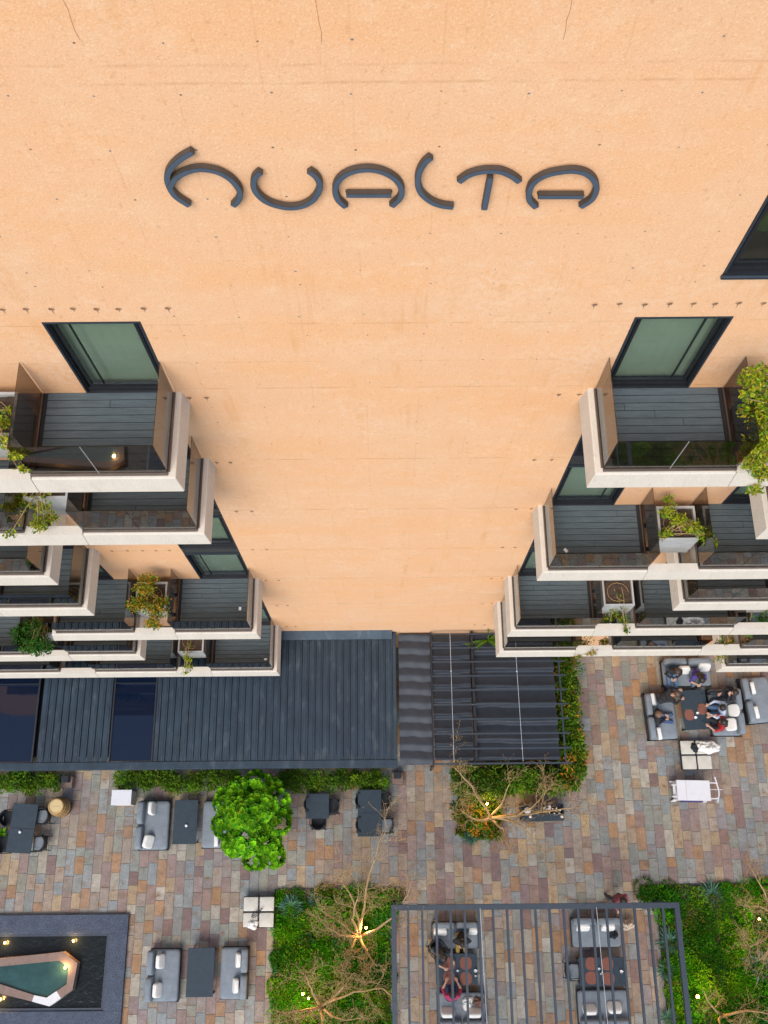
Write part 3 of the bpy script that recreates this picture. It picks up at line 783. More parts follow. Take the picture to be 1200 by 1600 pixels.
SPEC = [[(.055, .17, .008), (.08, .22, .008)], [(.16, .26, .01), (.24, .30, .012)], [(.03, .10, .008), (.045, .13, .01)], [(.09, .25, .008), (.12, .30, .01)], [(.20, .11, .02), (.13, .16, .015)], [(.05, .14, .05), (.07, .17, .06)]]
for P_, cnt in ((BED1, 330), (BED2, 380)):
    xs = [p[0] for p in P_]; ys = [max(p[1], -6.0) for p in P_]
    for _ in range(cnt):
        while True:
            x, y = random.uniform(min(xs)+.12, min(max(xs), 14.2)-.12), random.uniform(min(ys), max(ys)-.12)
            if inpoly(x, y, P_) and inpoly(x-.1, y+.1, P_): break
        zone = mnoise.noise(Vector((x*.55, y*.55, 3.7)))
        sp_i = SPEC[0 if zone > .12 else 3 if zone > -.05 else 1 if zone > -.2 else 2] if random.random() < .72 else random.choice(SPEC)
        r_ = random.uniform(.12, .36); hh = r_*random.uniform(.5, 1.1); tone = random.uniform(.65, 1.25); ls = random.uniform(.05, .13)
        for _2 in range(int(60 + 240*r_)):
            d = rnd_dir(0); q = Vector((x+d.x*r_, y+d.y*r_, .03+d.z*hh)); c_ = random.choice(sp_i)
            gc.leaf(q, d + rnd_dir(-.3)*.6, Vector((0, 0, 1)), ls*random.uniform(.7, 1.3), ls*random.uniform(.25, .5), shade((c_[0]*tone*.85, c_[1]*tone*1.3, c_[2]*tone*.8), .3))
gco = gc.build('ground_cover', M['leaf']); tag(gco, 'low green ground cover filling the garden beds', 'ground cover'); gco['kind'] = 'stuff'

def hedge(name, label, x0, x1, y0, y1, h, n, cols, size=.10, group=None, cat='hedge', round_=.15):
    root = tag(empty(name, ((x0+x1)/2, (y0+y1)/2, 0)), label, cat, group)
    m = MB(); nc = max(6, n//44)
    for _ in range(nc):
        x, y = random.uniform(x0+.05, x1-.05), random.uniform(y0+.05, y1-.05); e = min(x-x0, x1-x, y-y0, y1-y)
        z = h*random.uniform(.45, 1.0) if random.random() < .75 else h*random.uniform(.1, .5)
        if e < round_: z -= (round_-e)*1.2*h/.8
        cr = random.uniform(.10, .26)*(1 if h < 1.2 else 1.25); tone = random.uniform(.6, 1.25); c1 = random.choice(cols); shoot = random.random() < .18
        for _2 in range(75):
            d = rnd_dir(-.6); rr_ = cr*(random.random()**.45); p = Vector((x, y, max(.08, z))) + Vector((d.x*rr_, d.y*rr_, d.z*rr_*.8))
            if shoot: p.z += random.random()*.22; p.y -= random.random()*.10
            c = c1 if random.random() < .7 else random.choice(cols); c = (c[0]*tone, c[1]*tone, c[2]*tone)
            p.z = max(.04, p.z); m.leaf(p, d + rnd_dir(-.6)*.7, rnd_dir(.2), size*random.uniform(.5, 1.35), size*random.uniform(.35, .65), shade(c, .3))
    m.build('foliage', M['leaf'], root, world=True)
    b = MB()
    k = max(3, int((x1-x0)/.45)); k2 = max(2, int((y1-y0)/.5))
    for i in range(k):
        for j in range(k2):
            x = x0+(x1-x0)*(i+.5)/k; y = y0+(y1-y0)*(j+.5)/k2
            b.tube([(x, y, 0), (x+random.uniform(-.1, .1), y+random.uniform(-.1, .1), h*.5), (x+random.uniform(-.2, .2), y+random.uniform(-.15, .15), h*.85)], [.02, .014, .006], 5)
    b.build('stems', M['bark_dark'], root, world=True, kind='stuff')
    return root
hedge('hedge', 'low hedge under the roof gutter at the left picture edge', -14.6, -11.75, 2.50, 3.10, .75, 2600, G_HEDGE)
hedge('hedge', 'long low hedge under the roof gutter behind the grey sofas', -9.75, -5.3, 2.45, 3.10, .75, 4200, G_HEDGE)
hedge('hedge', 'low hedge under the roof gutter behind the small dark tables', -3.85, .05, 2.45, 3.05, .75, 3600, G_HEDGE)
hedge('hedge', 'tall hedge with orange tips along the right side of the shade pergola', 6.10, 6.85, 2.35, 7.2, 2.25, 8200, G_ORANGE[2:]*2+G_HEDGE+G_ORANGE[:1], .13)
hedge('hedge', 'leafy hedge along the front of the shade pergola behind the bare tree', 2.45, 6.05, 2.25, 3.05, 1.95, 7500, G_HEDGE+G_ORANGE[2:], .13)
hedge('shrub', 'rounded leafy shrub at the foot of the bare tree by the drinks cart', 2.45, 4.05, .75, 2.2, .55, 3200, G_HEDGE+G_ORANGE, .12, cat='shrub', round_=.45)

# the lush round tree
def lush_tree():
    c = at(392, 1276, 2.3); c.z = 2.15
    root = tag(empty('leafy_tree', (c.x, c.y, 0)), 'bright green round leafy tree beside the grey sofa', 'tree')
    b = MB(); b.tube([(c.x, c.y, 0), (c.x+.05, c.y+.03, .6), (c.x-.02, c.y, 1.3), (c.x, c.y, 1.9)], [.12, .10, .085, .06], 10)
    ends = []
    for i in range(9):
        a = i*2*math.pi/9; e = Vector((c.x+math.cos(a)*1.0, c.y+math.sin(a)*1.0, c.z+random.uniform(.0, .5)))
        b.tube([(c.x, c.y, 1.2+.07*i), (c.x+math.cos(a)*.45, c.y+math.sin(a)*.45, 1.75+.06*i), e], [.05, .035, .012], 6)
    b.build('trunk', M['bark_dark'], root, smooth=True, world=True)
    m = MB()
    def rosette(p, nrm, r, bright):
        nrm = nrm.normalized(); t = nrm.orthogonal().normalized(); u = nrm.cross(t); off = random.random()*6
        for ring, (k, tilt, ln) in enumerate(((7, .25, 1.0), (6, .75, .78), (4, 1.25, .5))):
            for i in range(k):
                a = off + ring*.5 + 2*math.pi*i/k; d = (t*math.cos(a)+u*math.sin(a))*math.cos(tilt) + nrm*math.sin(tilt)
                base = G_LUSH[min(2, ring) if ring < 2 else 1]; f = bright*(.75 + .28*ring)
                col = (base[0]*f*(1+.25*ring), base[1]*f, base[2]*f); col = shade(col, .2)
                if random.random() < .002: col = (.45, .30, .03)
                l = r*ln*random.uniform(.85, 1.15); w = l*.62; s_ = d.cross(nrm); s_ = s_.normalized() if s_.length > .01 else t; up = s_.cross(d)
                m._c = col; q = p + d*.01
                v = [m.vert(q), m.vert(q+d*l*.45+s_*w*.42+up*w*.12), m.vert(q+d*l*.8+s_*w*.48+up*w*.10), m.vert(q+d*l*1.02-up*l*.05), m.vert(q+d*l*.8-s_*w*.48+up*w*.10), m.vert(q+d*l*.45-s_*w*.42+up*w*.12)]
                m.face((v[0], v[1], v[2], v[3])); m.face((v[0], v[3], v[4], v[5]))
    lobes = [(0, .1, .45, .62), (-.75, .35, .1, .52), (-.85, -.25, 0, .48), (.75, .45, .1, .55), (.15, .95, .05, .52), (-.45, .9, -.05, .42), (.85, -.15, .05, .50), (.55, -.75, -.05, .52), (.75, -1.15, -.15, .42), (-.15, -.7, .1, .55), (-.55, -.85, -.1, .42), (.15, -1.3, -.2, .36), (.35, .3, .5, .5), (-.35, .1, .42, .5), (.65, .95, -.15, .30), (-.95, .75, -.2, .26)]
    for lx, ly, lz, lr in lobes:
        tone = random.uniform(.72, 1.15); lc = c + Vector((lx*1.02, ly*1.04, lz)); lr *= .86
        for i in range(int(62*lr*lr/.25)):
            d = rnd_dir(-.35); p = lc + Vector((d.x, d.y, d.z*.8))*lr*random.uniform(.8, 1.08)
            rosette(p, d + Vector((0, 0, .55)) + rnd_dir(-1)*.25, random.uniform(.11, .21), tone*random.uniform(.55, 1.3))
        b2 = MB()
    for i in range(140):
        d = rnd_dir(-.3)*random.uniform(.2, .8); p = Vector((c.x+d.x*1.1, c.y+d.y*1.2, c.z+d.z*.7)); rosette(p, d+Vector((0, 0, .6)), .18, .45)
    m.build('crown', M['leaf'], root, world=True)
lush_tree()

# bare trees
def bare_tree(label, base, forkz, ends, r0=.07, twig=1.0, name='bare_tree', seed=1, buds=True):
    rnd = random.Random(seed); b0 = Vector(base); root = tag(empty(name, b0), label, 'tree')
    tr = MB(); tw = MB(); bd = MB()
    fork = b0 + Vector((rnd.uniform(-.12, .12), rnd.uniform(-.12, .12), forkz))
    tr.tube([b0 - Vector((0, 0, .05)), b0.lerp(fork, .5)+Vector((rnd.uniform(-.05, .05), rnd.uniform(-.05, .05), 0)), fork], [r0*1.25, r0, r0*.9], 9)
    def jit(s): return Vector((rnd.uniform(-s, s), rnd.uniform(-s, s), rnd.uniform(-s, s)))
    def twigs(p, d, l, lev):
        P = [p]; dd = d.normalized(); n = 5
        for i in range(n):
            dd = (dd + jit(.38) + Vector((0, 0, .06))).normalized(); P.append(P[-1] + dd*l/n)
        r = .011*(.62**lev)*twig; tw.tube(P, [r*(1-.14*i) for i in range(n+1)], 4)
        if lev < 2:
            for i in range(1, n+1):
                for _ in range(2 if lev == 0 else 1):
                    if rnd.random() < .72: twigs(P[i], dd + jit(.95), l*rnd.uniform(.4, .65), lev+1)
        elif buds:
            for _ in range(1):
                bd.leaf(P[-1], dd + jit(.6), Vector((0, 0, 1)), rnd.uniform(.04, .08), .028, (rnd.uniform(.30, .42), rnd.uniform(.17, .26), rnd.uniform(.05, .10)))
    for e in ends:
        e = Vector(e); st0 = fork - Vector((0, 0, rnd.uniform(0, forkz*.55))); d = e - st0; n = 7; P = [st0]; side = Vector((-d.y, d.x, 0)); bend = rnd.uniform(-.18, .18)
        for i in range(1, n+1):
            t = i/n; q = st0.lerp(e, t) + side*bend*math.sin(math.pi*t) + Vector((0, 0, .22*math.sin(math.pi*t)*d.length*.4)) + jit(.035); P.append(q)
        rr = [r0*.55*(1-t/n)**.8 + .010 for t in range(n+1)]
        tr.tube(P, rr, 7)
        for i in range(2, n+1):
            if rnd.random() < .85:
                dd = (P[i]-P[i-1]).normalized()
                for _ in range(2 if i > 5 else 1): twigs(P[i], dd*.8 + jit(.9), d.length*rnd.uniform(.22, .40), 0)
    tr.build('trunk', M['bark'], root, smooth=True, world=True); tw.build('twigs', M['bark'], root, world=True)
    if buds: bd.build('buds', M['leaf'], root, world=True, kind='stuff')
    return root
b = at(765, 1275, 0)
bare_tree('leafless pale tree leaning over the hedge by the drinks cart', b, .9, [at(706, 1196, 2.6), at(796, 1224, 2.1), at(850, 1243, 2.2), at(905, 1262, 1.8), at(720, 1265, 1.9), at(840, 1315, 2.0), at(795, 1330, 1.7)], .07, seed=4)
b = at(563, 1462, 0)
bare_tree('leafless pale tree in the upper half of the garden bed', b, .8, [at(602, 1292, 3.4), at(530, 1372, 2.6), at(640, 1395, 2.9), at(498, 1420, 2.4), at(560, 1400, 3.0), at(545, 1500, 2.3), at(590, 1510, 2.2), at(510, 1450, 2.2)], .075, seed=11)
b = at(497, 1575, 0)
bare_tree('leafless pale tree at the bottom of the garden bed', b, .7, [at(475, 1520, 2.4), at(600, 1545, 2.6), at(430, 1580, 2.3), at(545, 1530, 2.4), at(560, 1590, 2.4), at(455, 1610, 2.2), at(520, 1620, 2.2)], .075, seed=23)
b = at(1205, 1440, 0)
bare_tree('leafless pale tree at the right picture edge beside the lawn', b, .9, [at(1165, 1415, 2.6), at(1180, 1370, 2.8), at(1172, 1480, 2.2), at(1185, 1500, 2.4), at(1240, 1420, 2.7), at(1235, 1480, 2.5)], .075, seed=31)
b = at(1128, 1585, 0)
bare_tree('leafless pale tree by the glowing lamp in the right garden bed', b, .6, [at(1098, 1545, 1.7), at(1210, 1588, 2.2), at(1160, 1610, 2.1), at(1120, 1630, 2.2)], .065, seed=43, twig=.9)

# agaves and leafy clumps
def rosette_plant(label, px, py, r, n=26, cols=G_AGAVE, w=.18, up=.5, name='agave_plant', cat='plant', group=None):
    p = at(px, py, .05); root = tag(empty(name, (p.x, p.y, 0)), label, cat, group); m = MB()
    for i in range(n):
        a = i*2.399; t = i/n; el = .15 + up*t*1.6; d = Vector((math.cos(a)*math.cos(el), math.sin(a)*math.cos(el), math.sin(el))); l = r*random.uniform(.75, 1.1)*(1-.35*t)
        s_ = d.cross(Vector((0, 0, 1))).normalized(); u = s_.cross(d); ww = l*w; q = Vector((p.x, p.y, .04)); m._c = shade(random.choice(cols), .25)
        P = []
        for k, (tt, kw) in enumerate(((0, .6), (.35, 1.0), (.7, .75), (1., .05))):
            c_ = q + d*l*tt + Vector((0, 0, -.10*l*tt*tt)); P.append((m.vert(c_ - s_*ww*kw*.5 + u*ww*.18), m.vert(c_), m.vert(c_ + s_*ww*kw*.5 + u*ww*.18)))
        for A, B in zip(P, P[1:]): m.face((A[0], A[1], B[1], B[0])); m.face((A[1], A[2], B[2], B[1]))
    m.build('leaves', M['leaf'], root, world=True)
rosette_plant('blue green leafy clump at the top left corner of the bed', 455, 1418, .62, 70, w=.16)
rosette_plant('blue green leafy clump right of the corner one, under twigs', 495, 1408, .45, 46, w=.16)
rosette_plant('small rosette plant at the lower left of the garden bed', 455, 1490, .35, 30)
rosette_plant('broad leaved green clump under the lower bare tree', 555, 1572, .6, 40, G_BUSH, .3)
rosette_plant('upright blue green clump at the top edge of the right bed', 1112, 1398, .62, 70, w=.13)
rosette_plant('blue green clump beside the pergola corner post', 1046, 1470, .62, 60, w=.15)
rosette_plant('blue green clump below it along the pergola beam', 1040, 1515, .5, 44, w=.15)
rosette_plant('broad leaved clump at the right edge of the right bed', 1185, 1510, .75, 60, G_AGAVE, .25)
rosette_plant('grassy clump at the bottom of the right bed by the beam', 1045, 1590, .5, 40, w=.12)
rosette_plant('blue green clump in the shrub beneath the bare tree', 735, 1308, .45, 40, w=.14)
rosette_plant('blue green clump poking out of the shrub near the lamp', 780, 1258, .42, 34, w=.13)
# palm like plant at the wall foot
p = at(752, 977, 2.4)
rp = tag(empty('frond_plant', (p.x+.3, 7.3, 0)), 'bright green fronds against the ochre wall behind the pergola', 'plant'); m = MB()
st_ = MB(); st_.tube([(p.x+.3, 7.3, 0), (p.x+.28, 7.32, 1.3), (p.x+.2, 7.3, 2.6)], [.05, .04, .03], 7); st_.build('stem', M['bark_dark'], rp, world=True)
for i in range(9):
    a = -2.4 + i*.5; base = Vector((p.x+.2, 7.3, 2.6)); d = Vector((math.cos(a)*.9, .25*math.sin(a), .6)).normalized()
    for k in range(9):
        q = base + d*(.12*k) + Vector((0, 0, -.02*k*k*.35)); q.y = min(q.y, 7.55)
        for s_ in (-1, 1): m.leaf(q, d*.6 + Vector((0, -.25*s_, .2*s_)), Vector((0, -.5, .8)), .17, .05, shade((.16, .30, .02), .25))
m.build('fronds', M['leaf'], rp, world=True)

# ------------------------------------------------------------------ balcony planters and what grows in them
ORD = ('first', 'second', 'third', 'fourth', 'fifth', 'sixth', 'seventh')
def planter(s, k, which=1):
    z = FL[k]; a = 6.10 if which == 1 else 10.02; lo, hi = (a, a+.86) if s > 0 else (-a-.86, -a)
    side = 'right' if s > 0 else 'left'
    root = tag(empty('planter_box', ((lo+hi)/2, 7.0, z-.43)), 'square concrete planter on the %s side, %s balcony from the top%s' % (side, ORD[k], '' if which == 1 else ', farther out'), 'planter', 'balcony planters')
    y0, y1, t = 6.62, 7.42, .05; zt = z+.50; m = MB()
    for q in ((lo, hi, y0, y0+t), (lo, hi, y1-t, y1), (lo, lo+t, y0+t, y1-t), (hi-t, hi, y0+t, y1-t)): m.box(*q, z-.425, zt)
    m.box(lo+t, hi-t, y0+t, y1-t, z-.425, z-.38); m.build('box', M['concrete'], root, world=True)
    m = MB(); n = 8
    g_ = [[m.vert((lo+t+(hi-lo-2*t)*i/n, y0+t+(y1-y0-2*t)*j/n, zt-.08+random.uniform(-.02, .02))) for j in range(n+1)] for i in range(n+1)]
    for i in range(n):
        for j in range(n): m.face((g_[i][j], g_[i+1][j], g_[i+1][j+1], g_[i][j+1]))
    m.build('soil', M['soil'], root, world=True)
    m = MB(); m.tube([((lo+hi)/2+.3*math.cos(u/12*2*math.pi), 7.02+.27*math.sin(u/12*2*math.pi), zt-.05) for u in range(11)], .008, 5); m.build('drip_hose', M['bark'], root, world=True)
    return Vector(((lo+hi)/2, 7.0, zt-.07))
def trailing(label, org, blobs, cols, name='trailing_plant', lsize=.085):
    root = tag(empty(name, org), label, 'plant', 'balcony plants'); m = MB(); st = MB()
    for px, py, yy, r, n in blobs:
        c = atw(px, py, yy)
        for _ in range(max(2, n//45)):
            e = c + rnd_dir(-1)*r*.7; e.y = min(e.y, 7.5); mid = (org + e)*.5 + Vector((random.uniform(-.1, .1), random.uniform(-.1, .1), .22))
            st.tube([org + Vector((random.uniform(-.2, .2), random.uniform(-.2, .2), -.03)), mid, e], [.010, .008, .004], 5)
            for q in range(12):   # leaves along the stem
                t = random.random(); pnt = (mid.lerp(e, t) if random.random() < .75 else org.lerp(mid, t)) + rnd_dir(-1)*.05
                m.leaf(pnt, rnd_dir(-.7), rnd_dir(.1), lsize*random.uniform(.6, 1.2), lsize*.5, shade(random.choice(cols), .3))
        for _ in range(n):
            d = rnd_dir(-1)*r*(random.random()**.5); pnt = c + Vector((d.x, d.y*.6, d.z)); pnt.y = min(pnt.y, 7.58)
            m.leaf(pnt, rnd_dir(-.8), rnd_dir(.0), lsize*random.uniform(.55, 1.25), lsize*random.uniform(.4, .6), shade(random.choice(cols), .35))
    m.build('foliage', M['leaf'], root, world=True); st.build('stems', M['bark'], root, world=True, kind='stuff')
o = planter(1, 0); trailing('yellow green vine spilling over the top right balcony', o, [(1185, 590, 7.0, .30, 420), (1192, 655, 6.6, .30, 420), (1190, 705, 6.2, .28, 360), (1180, 640, 6.8, .27, 380), (1195, 620, 6.9, .25, 200), (1185, 690, 6.3, .27, 300), (1175, 725, 6.0, .2, 220), (1195, 740, 5.95, .2, 200), (1165, 615, 6.7, .10, 50), (1180, 765, 5.9, .14, 80)], G_VINE)
o = planter(1, 2); trailing('green vine crossing the planter on the third right balcony', o, [(1040, 800, 7.0, .18, 110), (1060, 812, 6.9, .2, 150), (1085, 825, 6.8, .22, 190), (1100, 838, 6.7, .22, 190), (1110, 850, 6.5, .18, 120), (1040, 835, 6.7, .16, 110), (1045, 780, 7.4, .16, 60)], G_VINE)
o = planter(1, 4); trailing('small leafy sprig in the planter on the fifth right balcony', o, [(965, 962, 6.5, .17, 120), (950, 968, 6.4, .17, 120), (975, 970, 6.3, .17, 100), (978, 985, 6.0, .12, 40)], G_VINE+G_BUSH)
o = planter(1, 4, 2); trailing('bright green sprig at the right end of the fifth balcony', o, [(1192, 968, 6.5, .2, 140), (1170, 992, 6.0, .12, 30)], [(.10, .30, .03), (.08, .24, .03)])
o = planter(1, 5); trailing('orange and green plant over the sixth right balcony edge', o, [(910, 1005, 6.4, .22, 130), (945, 1003, 6.5, .2, 130), (925, 1020, 6.0, .2, 70), (905, 1025, 5.95, .18, 50)], G_AUT)
o = planter(1, 5, 2); trailing('straggling yellow plant at the right end of the sixth balcony', o, [(1130, 1005, 6.3, .3, 170), (1150, 1000, 6.5, .25, 110), (1125, 1028, 5.95, .25, 80)], G_AUT)
o = planter(-1, 0); trailing('vine hanging from the top left balcony at the picture edge', o, [(8, 660, 6.8, .14, 70), (5, 690, 6.5, .13, 80), (25, 710, 6.1, .12, 80), (35, 735, 5.95, .09, 40), (14, 640, 7.0, .08, 30)], G_VINE)
o = planter(-1, 1); trailing('flowering green vine on the second left balcony', o, [(30, 785, 6.6, .2, 170), (65, 790, 6.6, .2, 190), (60, 820, 6.1, .2, 160), (80, 808, 6.3, .15, 90), (15, 790, 6.6, .18, 120), (15, 835, 5.95, .12, 40)], G_VINE)
o = planter(-1, 4); trailing('orange and green bush over the planter on the fifth left balcony', o, [(225, 920, 6.9, .33, 360), (215, 945, 6.6, .33, 380), (245, 955, 6.4, .33, 380), (240, 975, 6.0, .25, 200), (232, 905, 7.2, .3, 200), (255, 940, 6.7, .2, 140)], G_AUT)
o = planter(-1, 5, 2); trailing('dense dark green bush on the sixth left balcony', o, [(50, 985, 6.7, .5, 900), (45, 1005, 6.3, .5, 900), (62, 1010, 6.1, .42, 600), (35, 990, 6.6, .4, 500)], G_BUSH, lsize=.10)
o = planter(-1, 6); trailing('thin wispy plant in the planter on the lowest left balcony', o, [(294, 1030, 6.3, .16, 60), (296, 1042, 6.05, .14, 50), (290, 1052, 5.95, .12, 30)], G_VINE)

# ------------------------------------------------------------------ the fountain
ft = tag(empty('fountain', (-11.3, -3.4, 0)), 'granite edged pool with raised stone basin at the lower left', 'fountain')
FX0, FX1, FY0, FY1 = -16., -8.98, -5.35, -1.66; PX1, PY0, PY1 = -9.60, -4.66, -2.26; fz = .14
for q in ((FX0, FX1, PY1, FY1), (FX0, FX1, FY0, PY0), (PX1, FX1, PY0, PY1)): part('granite_rim', M['granite'], ft, *q, -.05, fz, bev=.008)
t = .09
for q in ((FX0, PX1, PY1-t, PY1), (FX0, PX1, PY0, PY0+t), (PX1-t, PX1, PY0+t, PY1-t)): part('inner_edge', M['granite_wet'], ft, *[v for v in q], -.30, fz-.06)
m = MB(); m.poly([(FX0, PY0+t-.01, .01), (PX1-t+.01, PY0+t-.01, .01), (PX1-t+.01, PY1-t+.01, .01), (FX0, PY1-t+.01, .01)]); m.build('pool_water', M['pool_water'], ft, world=True)
def Z4(q, z): p = at(q[0]/5, 1400+q[1]/5, z); return (p.x, p.y)
bz = .34
OUT = [(-700, 560), (490, 437), (605, 525), (565, 735), (385, 862), (250, 825), (-700, 545+60)]
INN = [(-700, 600), (465, 503), (540, 560), (520, 690), (365, 797), (268, 775), (-700, 545+20)]
OUT = [(-400, 530), (490, 437), (605, 525), (565, 735), (385, 862), (250, 825), (0, 762), (-400, 660)]
INN = [(-400, 590), (462, 505), (537, 560), (520, 690), (362, 796), (266, 775), (0, 688), (-400, 600)]
segs = [(0, 1, 0), (1, 2, 0), (2, 3, 0), (3, 3.5, 0), (3.5, 4, 1), (4, 5, 1), (5, 6, 0), (6, 7, 0)]
def lerp2(P, u): i = int(u); f_ = u - i; a = P[i]; b_ = P[min(i+1, len(P)-1)]; return (a[0]+(b_[0]-a[0])*f_, a[1]+(b_[1]-a[1])*f_)
for u, v, w in segs:
    q = [Z4(lerp2(OUT, u), bz), Z4(lerp2(OUT, v), bz), Z4(lerp2(INN, v), bz), Z4(lerp2(INN, u), bz)]
    m = MB(); m.prism(q[::-1], -.25, bz); m.build('basin_stone', M['rim_white'] if w else M['rim_stone'], ft, world=True)
m = MB(); m.face([m.vert((*Z4(q, bz), bz-.07)) for q in INN][::-1]); m.build('basin_water', M['basin_water'], ft, world=True)

def lamp(name, label, px, py, z, power=6, r=.045, spike=True, group=None):
    p = at(px, py, z); root = tag(empty(name, (p.x, p.y, 0)), label, 'lamp', group)
    m = MB(); m.ball((p.x, p.y, z), r, 10, 7); m.build('bulb', M['bulb'], root, smooth=True, world=True)
    m = MB()
    if spike:
        m.tube([(p.x, p.y, 0), (p.x, p.y, z-r*.6)], .012, 6); m.lathe([(.02, -r*1.6), (r*.95, -r*.9), (r*1.1, -r*.1), (r*1.12, -r*.1), (r*.97, -r*1.0), (.02, -r*1.7)], 10, (p.x, p.y, z))
    else: m.lathe([(r*1.3, -r*1.4), (r*1.4, -r*.7), (r*1.0, -r*.5), (r*1.0, -r*1.4)], 10, (p.x, p.y, z))
    m.build('holder', M['brass'], root, world=True)
    l = bpy.data.lights.new('lamp_light', 'POINT'); l.energy = power*2.5; l.color = (1, .58, .22); l.shadow_soft_size = .05
    lo_ = bpy.data.objects.new('lamp_light', l); COL.objects.link(lo_); lo_.parent = root; lo_.location = Vector((p.x, p.y, z+r+.06)) - WL[root.name]
lamp('garden_lamp', 'small glowing lamp in the shrub under the bare tree', 761, 1256, .75, 14)
lamp('garden_lamp', 'small glowing lamp at the upper bare tree in the bed', 572, 1450, .9, 14)
lamp('garden_lamp', 'small glowing lamp at the left of the lower bare tree', 473, 1553, .9, 10)
lamp('garden_lamp', 'small glowing lamp touching the lower bare tree trunk', 482, 1560, .7, 8)
lamp('garden_lamp', 'bright glowing lamp on the grass right of the pergola', 1090, 1557, .6, 16, .06)
lamp('garden_lamp', 'glowing lamp at the right picture edge by the tree', 1186, 1436, .6, 8)
lamp('pool_lamp', 'pool lamp near the left end of the upper edge', 8, 1473, .06, 5, .05, False)
lamp('pool_lamp', 'pool lamp near the right end of the upper edge', 115, 1470, .06, 5, .05, False)
lamp('pool_lamp', 'amber lamp inside the raised stone basin', 102, 1512, .32, 5, .05, False)
lamp('pool_lamp', 'pool lamp at the lower left picture edge', 1, 1561, .06, 5, .05, False)

# ------------------------------------------------------------------ furniture
def rect(l, r, t, b, z):
    cx, cy = (l+r)/2, (t+b)/2
    return at(l, cy, z).x, at(r, cy, z).x, at(cx, b, z).y, at(cx, t, z).y
RZB = {'up': 0., 'left': math.pi/2, 'down': math.pi, 'right': -math.pi/2}
def sofa(label, l, r, t, b, back, rot=0.):
    x0, x1, y0, y1 = rect(l, r, t, b, .45); c = Vector(((x0+x1)/2, (y0+y1)/2, 0)); w, d = x1-x0, y1-y0
    L, D = (w, d) if back in ('up', 'down') else (d, w)
    o = tag(empty('sofa', c, RZB[back] + rot), label, 'sofa', 'grey outdoor sofas')
    m = MB(); hx, hy = L/2, D/2
    m.box(-hx+.015, hx-.015, -hy+.015, hy-.015, .16, .20, .006); m.box(-hx, -hx+.02, -hy, hy, .2, .235); m.box(hx-.02, hx, -hy, hy, .2, .235)
    m.box(-hx+.05, hx-.05, hy-.045, hy-.02, .2, .44, .006); m.build('frame', M['metal'], o)
    for sx in (-1, 1):
        for sy in (-1, 1):
            q = MB(); q.box(sx*(hx-.05)-.02, sx*(hx-.05)+.02, sy*(hy-.05)-.02, sy*(hy-.05)+.02, 0, .15); q.build('leg', M['metal'], o)
    q = MB(); q.cushion((0, -.01, .325), (L-.045, D-.05, .24), .16, 28, 10, .012); q.build('seat_cushion', M['fabric'], o, smooth=True)
    bt = min(.24, D*.24)
    for s_ in (-1, 1):
        q = MB(); q.cushion((s_*(L/4-.008), hy-.015-bt/2, .56), ((L-.09)/2-.012, bt, .44), .3, 22, 10, .0, Matrix.Rotation(R(-7), 3, 'X')); q.build('back_cushion', M['fabric'], o, smooth=True)
    if 'SOFAS' in globals(): SOFAS[label] = o
    o['_hx'] = hx; del o['_hx']
    return o, L, D
SOFAS = {}
def pillow(label, px, py, z, axis, lean=20, size=(.46, .16, .42), tw=0.):
    """axis: angle of the pillow's long side in plan; leaning back by lean degrees"""
    p = at(px, py, z)
    o = empty('throw_pillow', p, axis); tag(o, label, 'pillow', 'off white pillows')
    q = MB(); q.cushion((0, 0, 0), size, .30, 24, 12, 0, Matrix.Rotation(R(tw), 3, 'Y') @ Matrix.Rotation(R(-lean), 3, 'X')); q.build('cover', M['pillow'], o, smooth=True)
    s_ = MB(); hx, hz = size[0]/2, size[2]/2; rot = Matrix.Rotation(R(tw), 3, 'Y') @ Matrix.Rotation(R(-lean), 3, 'X')
    pts = [rot @ Vector((hx*.97*math.copysign(abs(math.cos(u))**.42, math.cos(u)), 0, hz*.97*math.copysign(abs(math.sin(u))**.75, math.sin(u)))) for u in [2*math.pi*i/24 for i in range(25)]]
    s_.tube(pts, .006, 5); s_.build('piping', M['cream'], o)
    return o
def table(label, l, r, t, b, z=.62, rot=0., split=False, mat_='granite_top', group='dark stone tables'):
    x0, x1, y0, y1 = rect(l, r, t, b, z); c = Vector(((x0+x1)/2, (y0+y1)/2, 0)); hx, hy = (x1-x0)/2, (y1-y0)/2
    o = tag(empty('table', c, rot), label, 'table', group)
    if split:
        for a, b_ in ((-hy, -.003), (.003, hy)): q = MB(); q.box(-hx, hx, a, b_, z-.035, z, .005); q.build('tabletop', M[mat_], o)
    else: q = MB(); q.box(-hx, hx, -hy, hy, z-.035, z, .005); q.build('tabletop', M[mat_], o)
    q = MB(); q.box(-hx+.05, hx-.05, -hy+.05, hy-.05, z-.085, z-.036); q.build('apron', M['metal'], o)
    for sx in (-1, 1):
        for sy in (-1, 1):
            q = MB(); q.box(sx*(hx-.07)-.025, sx*(hx-.07)+.025, sy*(hy-.07)-.025, sy*(hy-.07)+.025, 0, z-.086); q.build('leg', M['metal'], o)
    return o
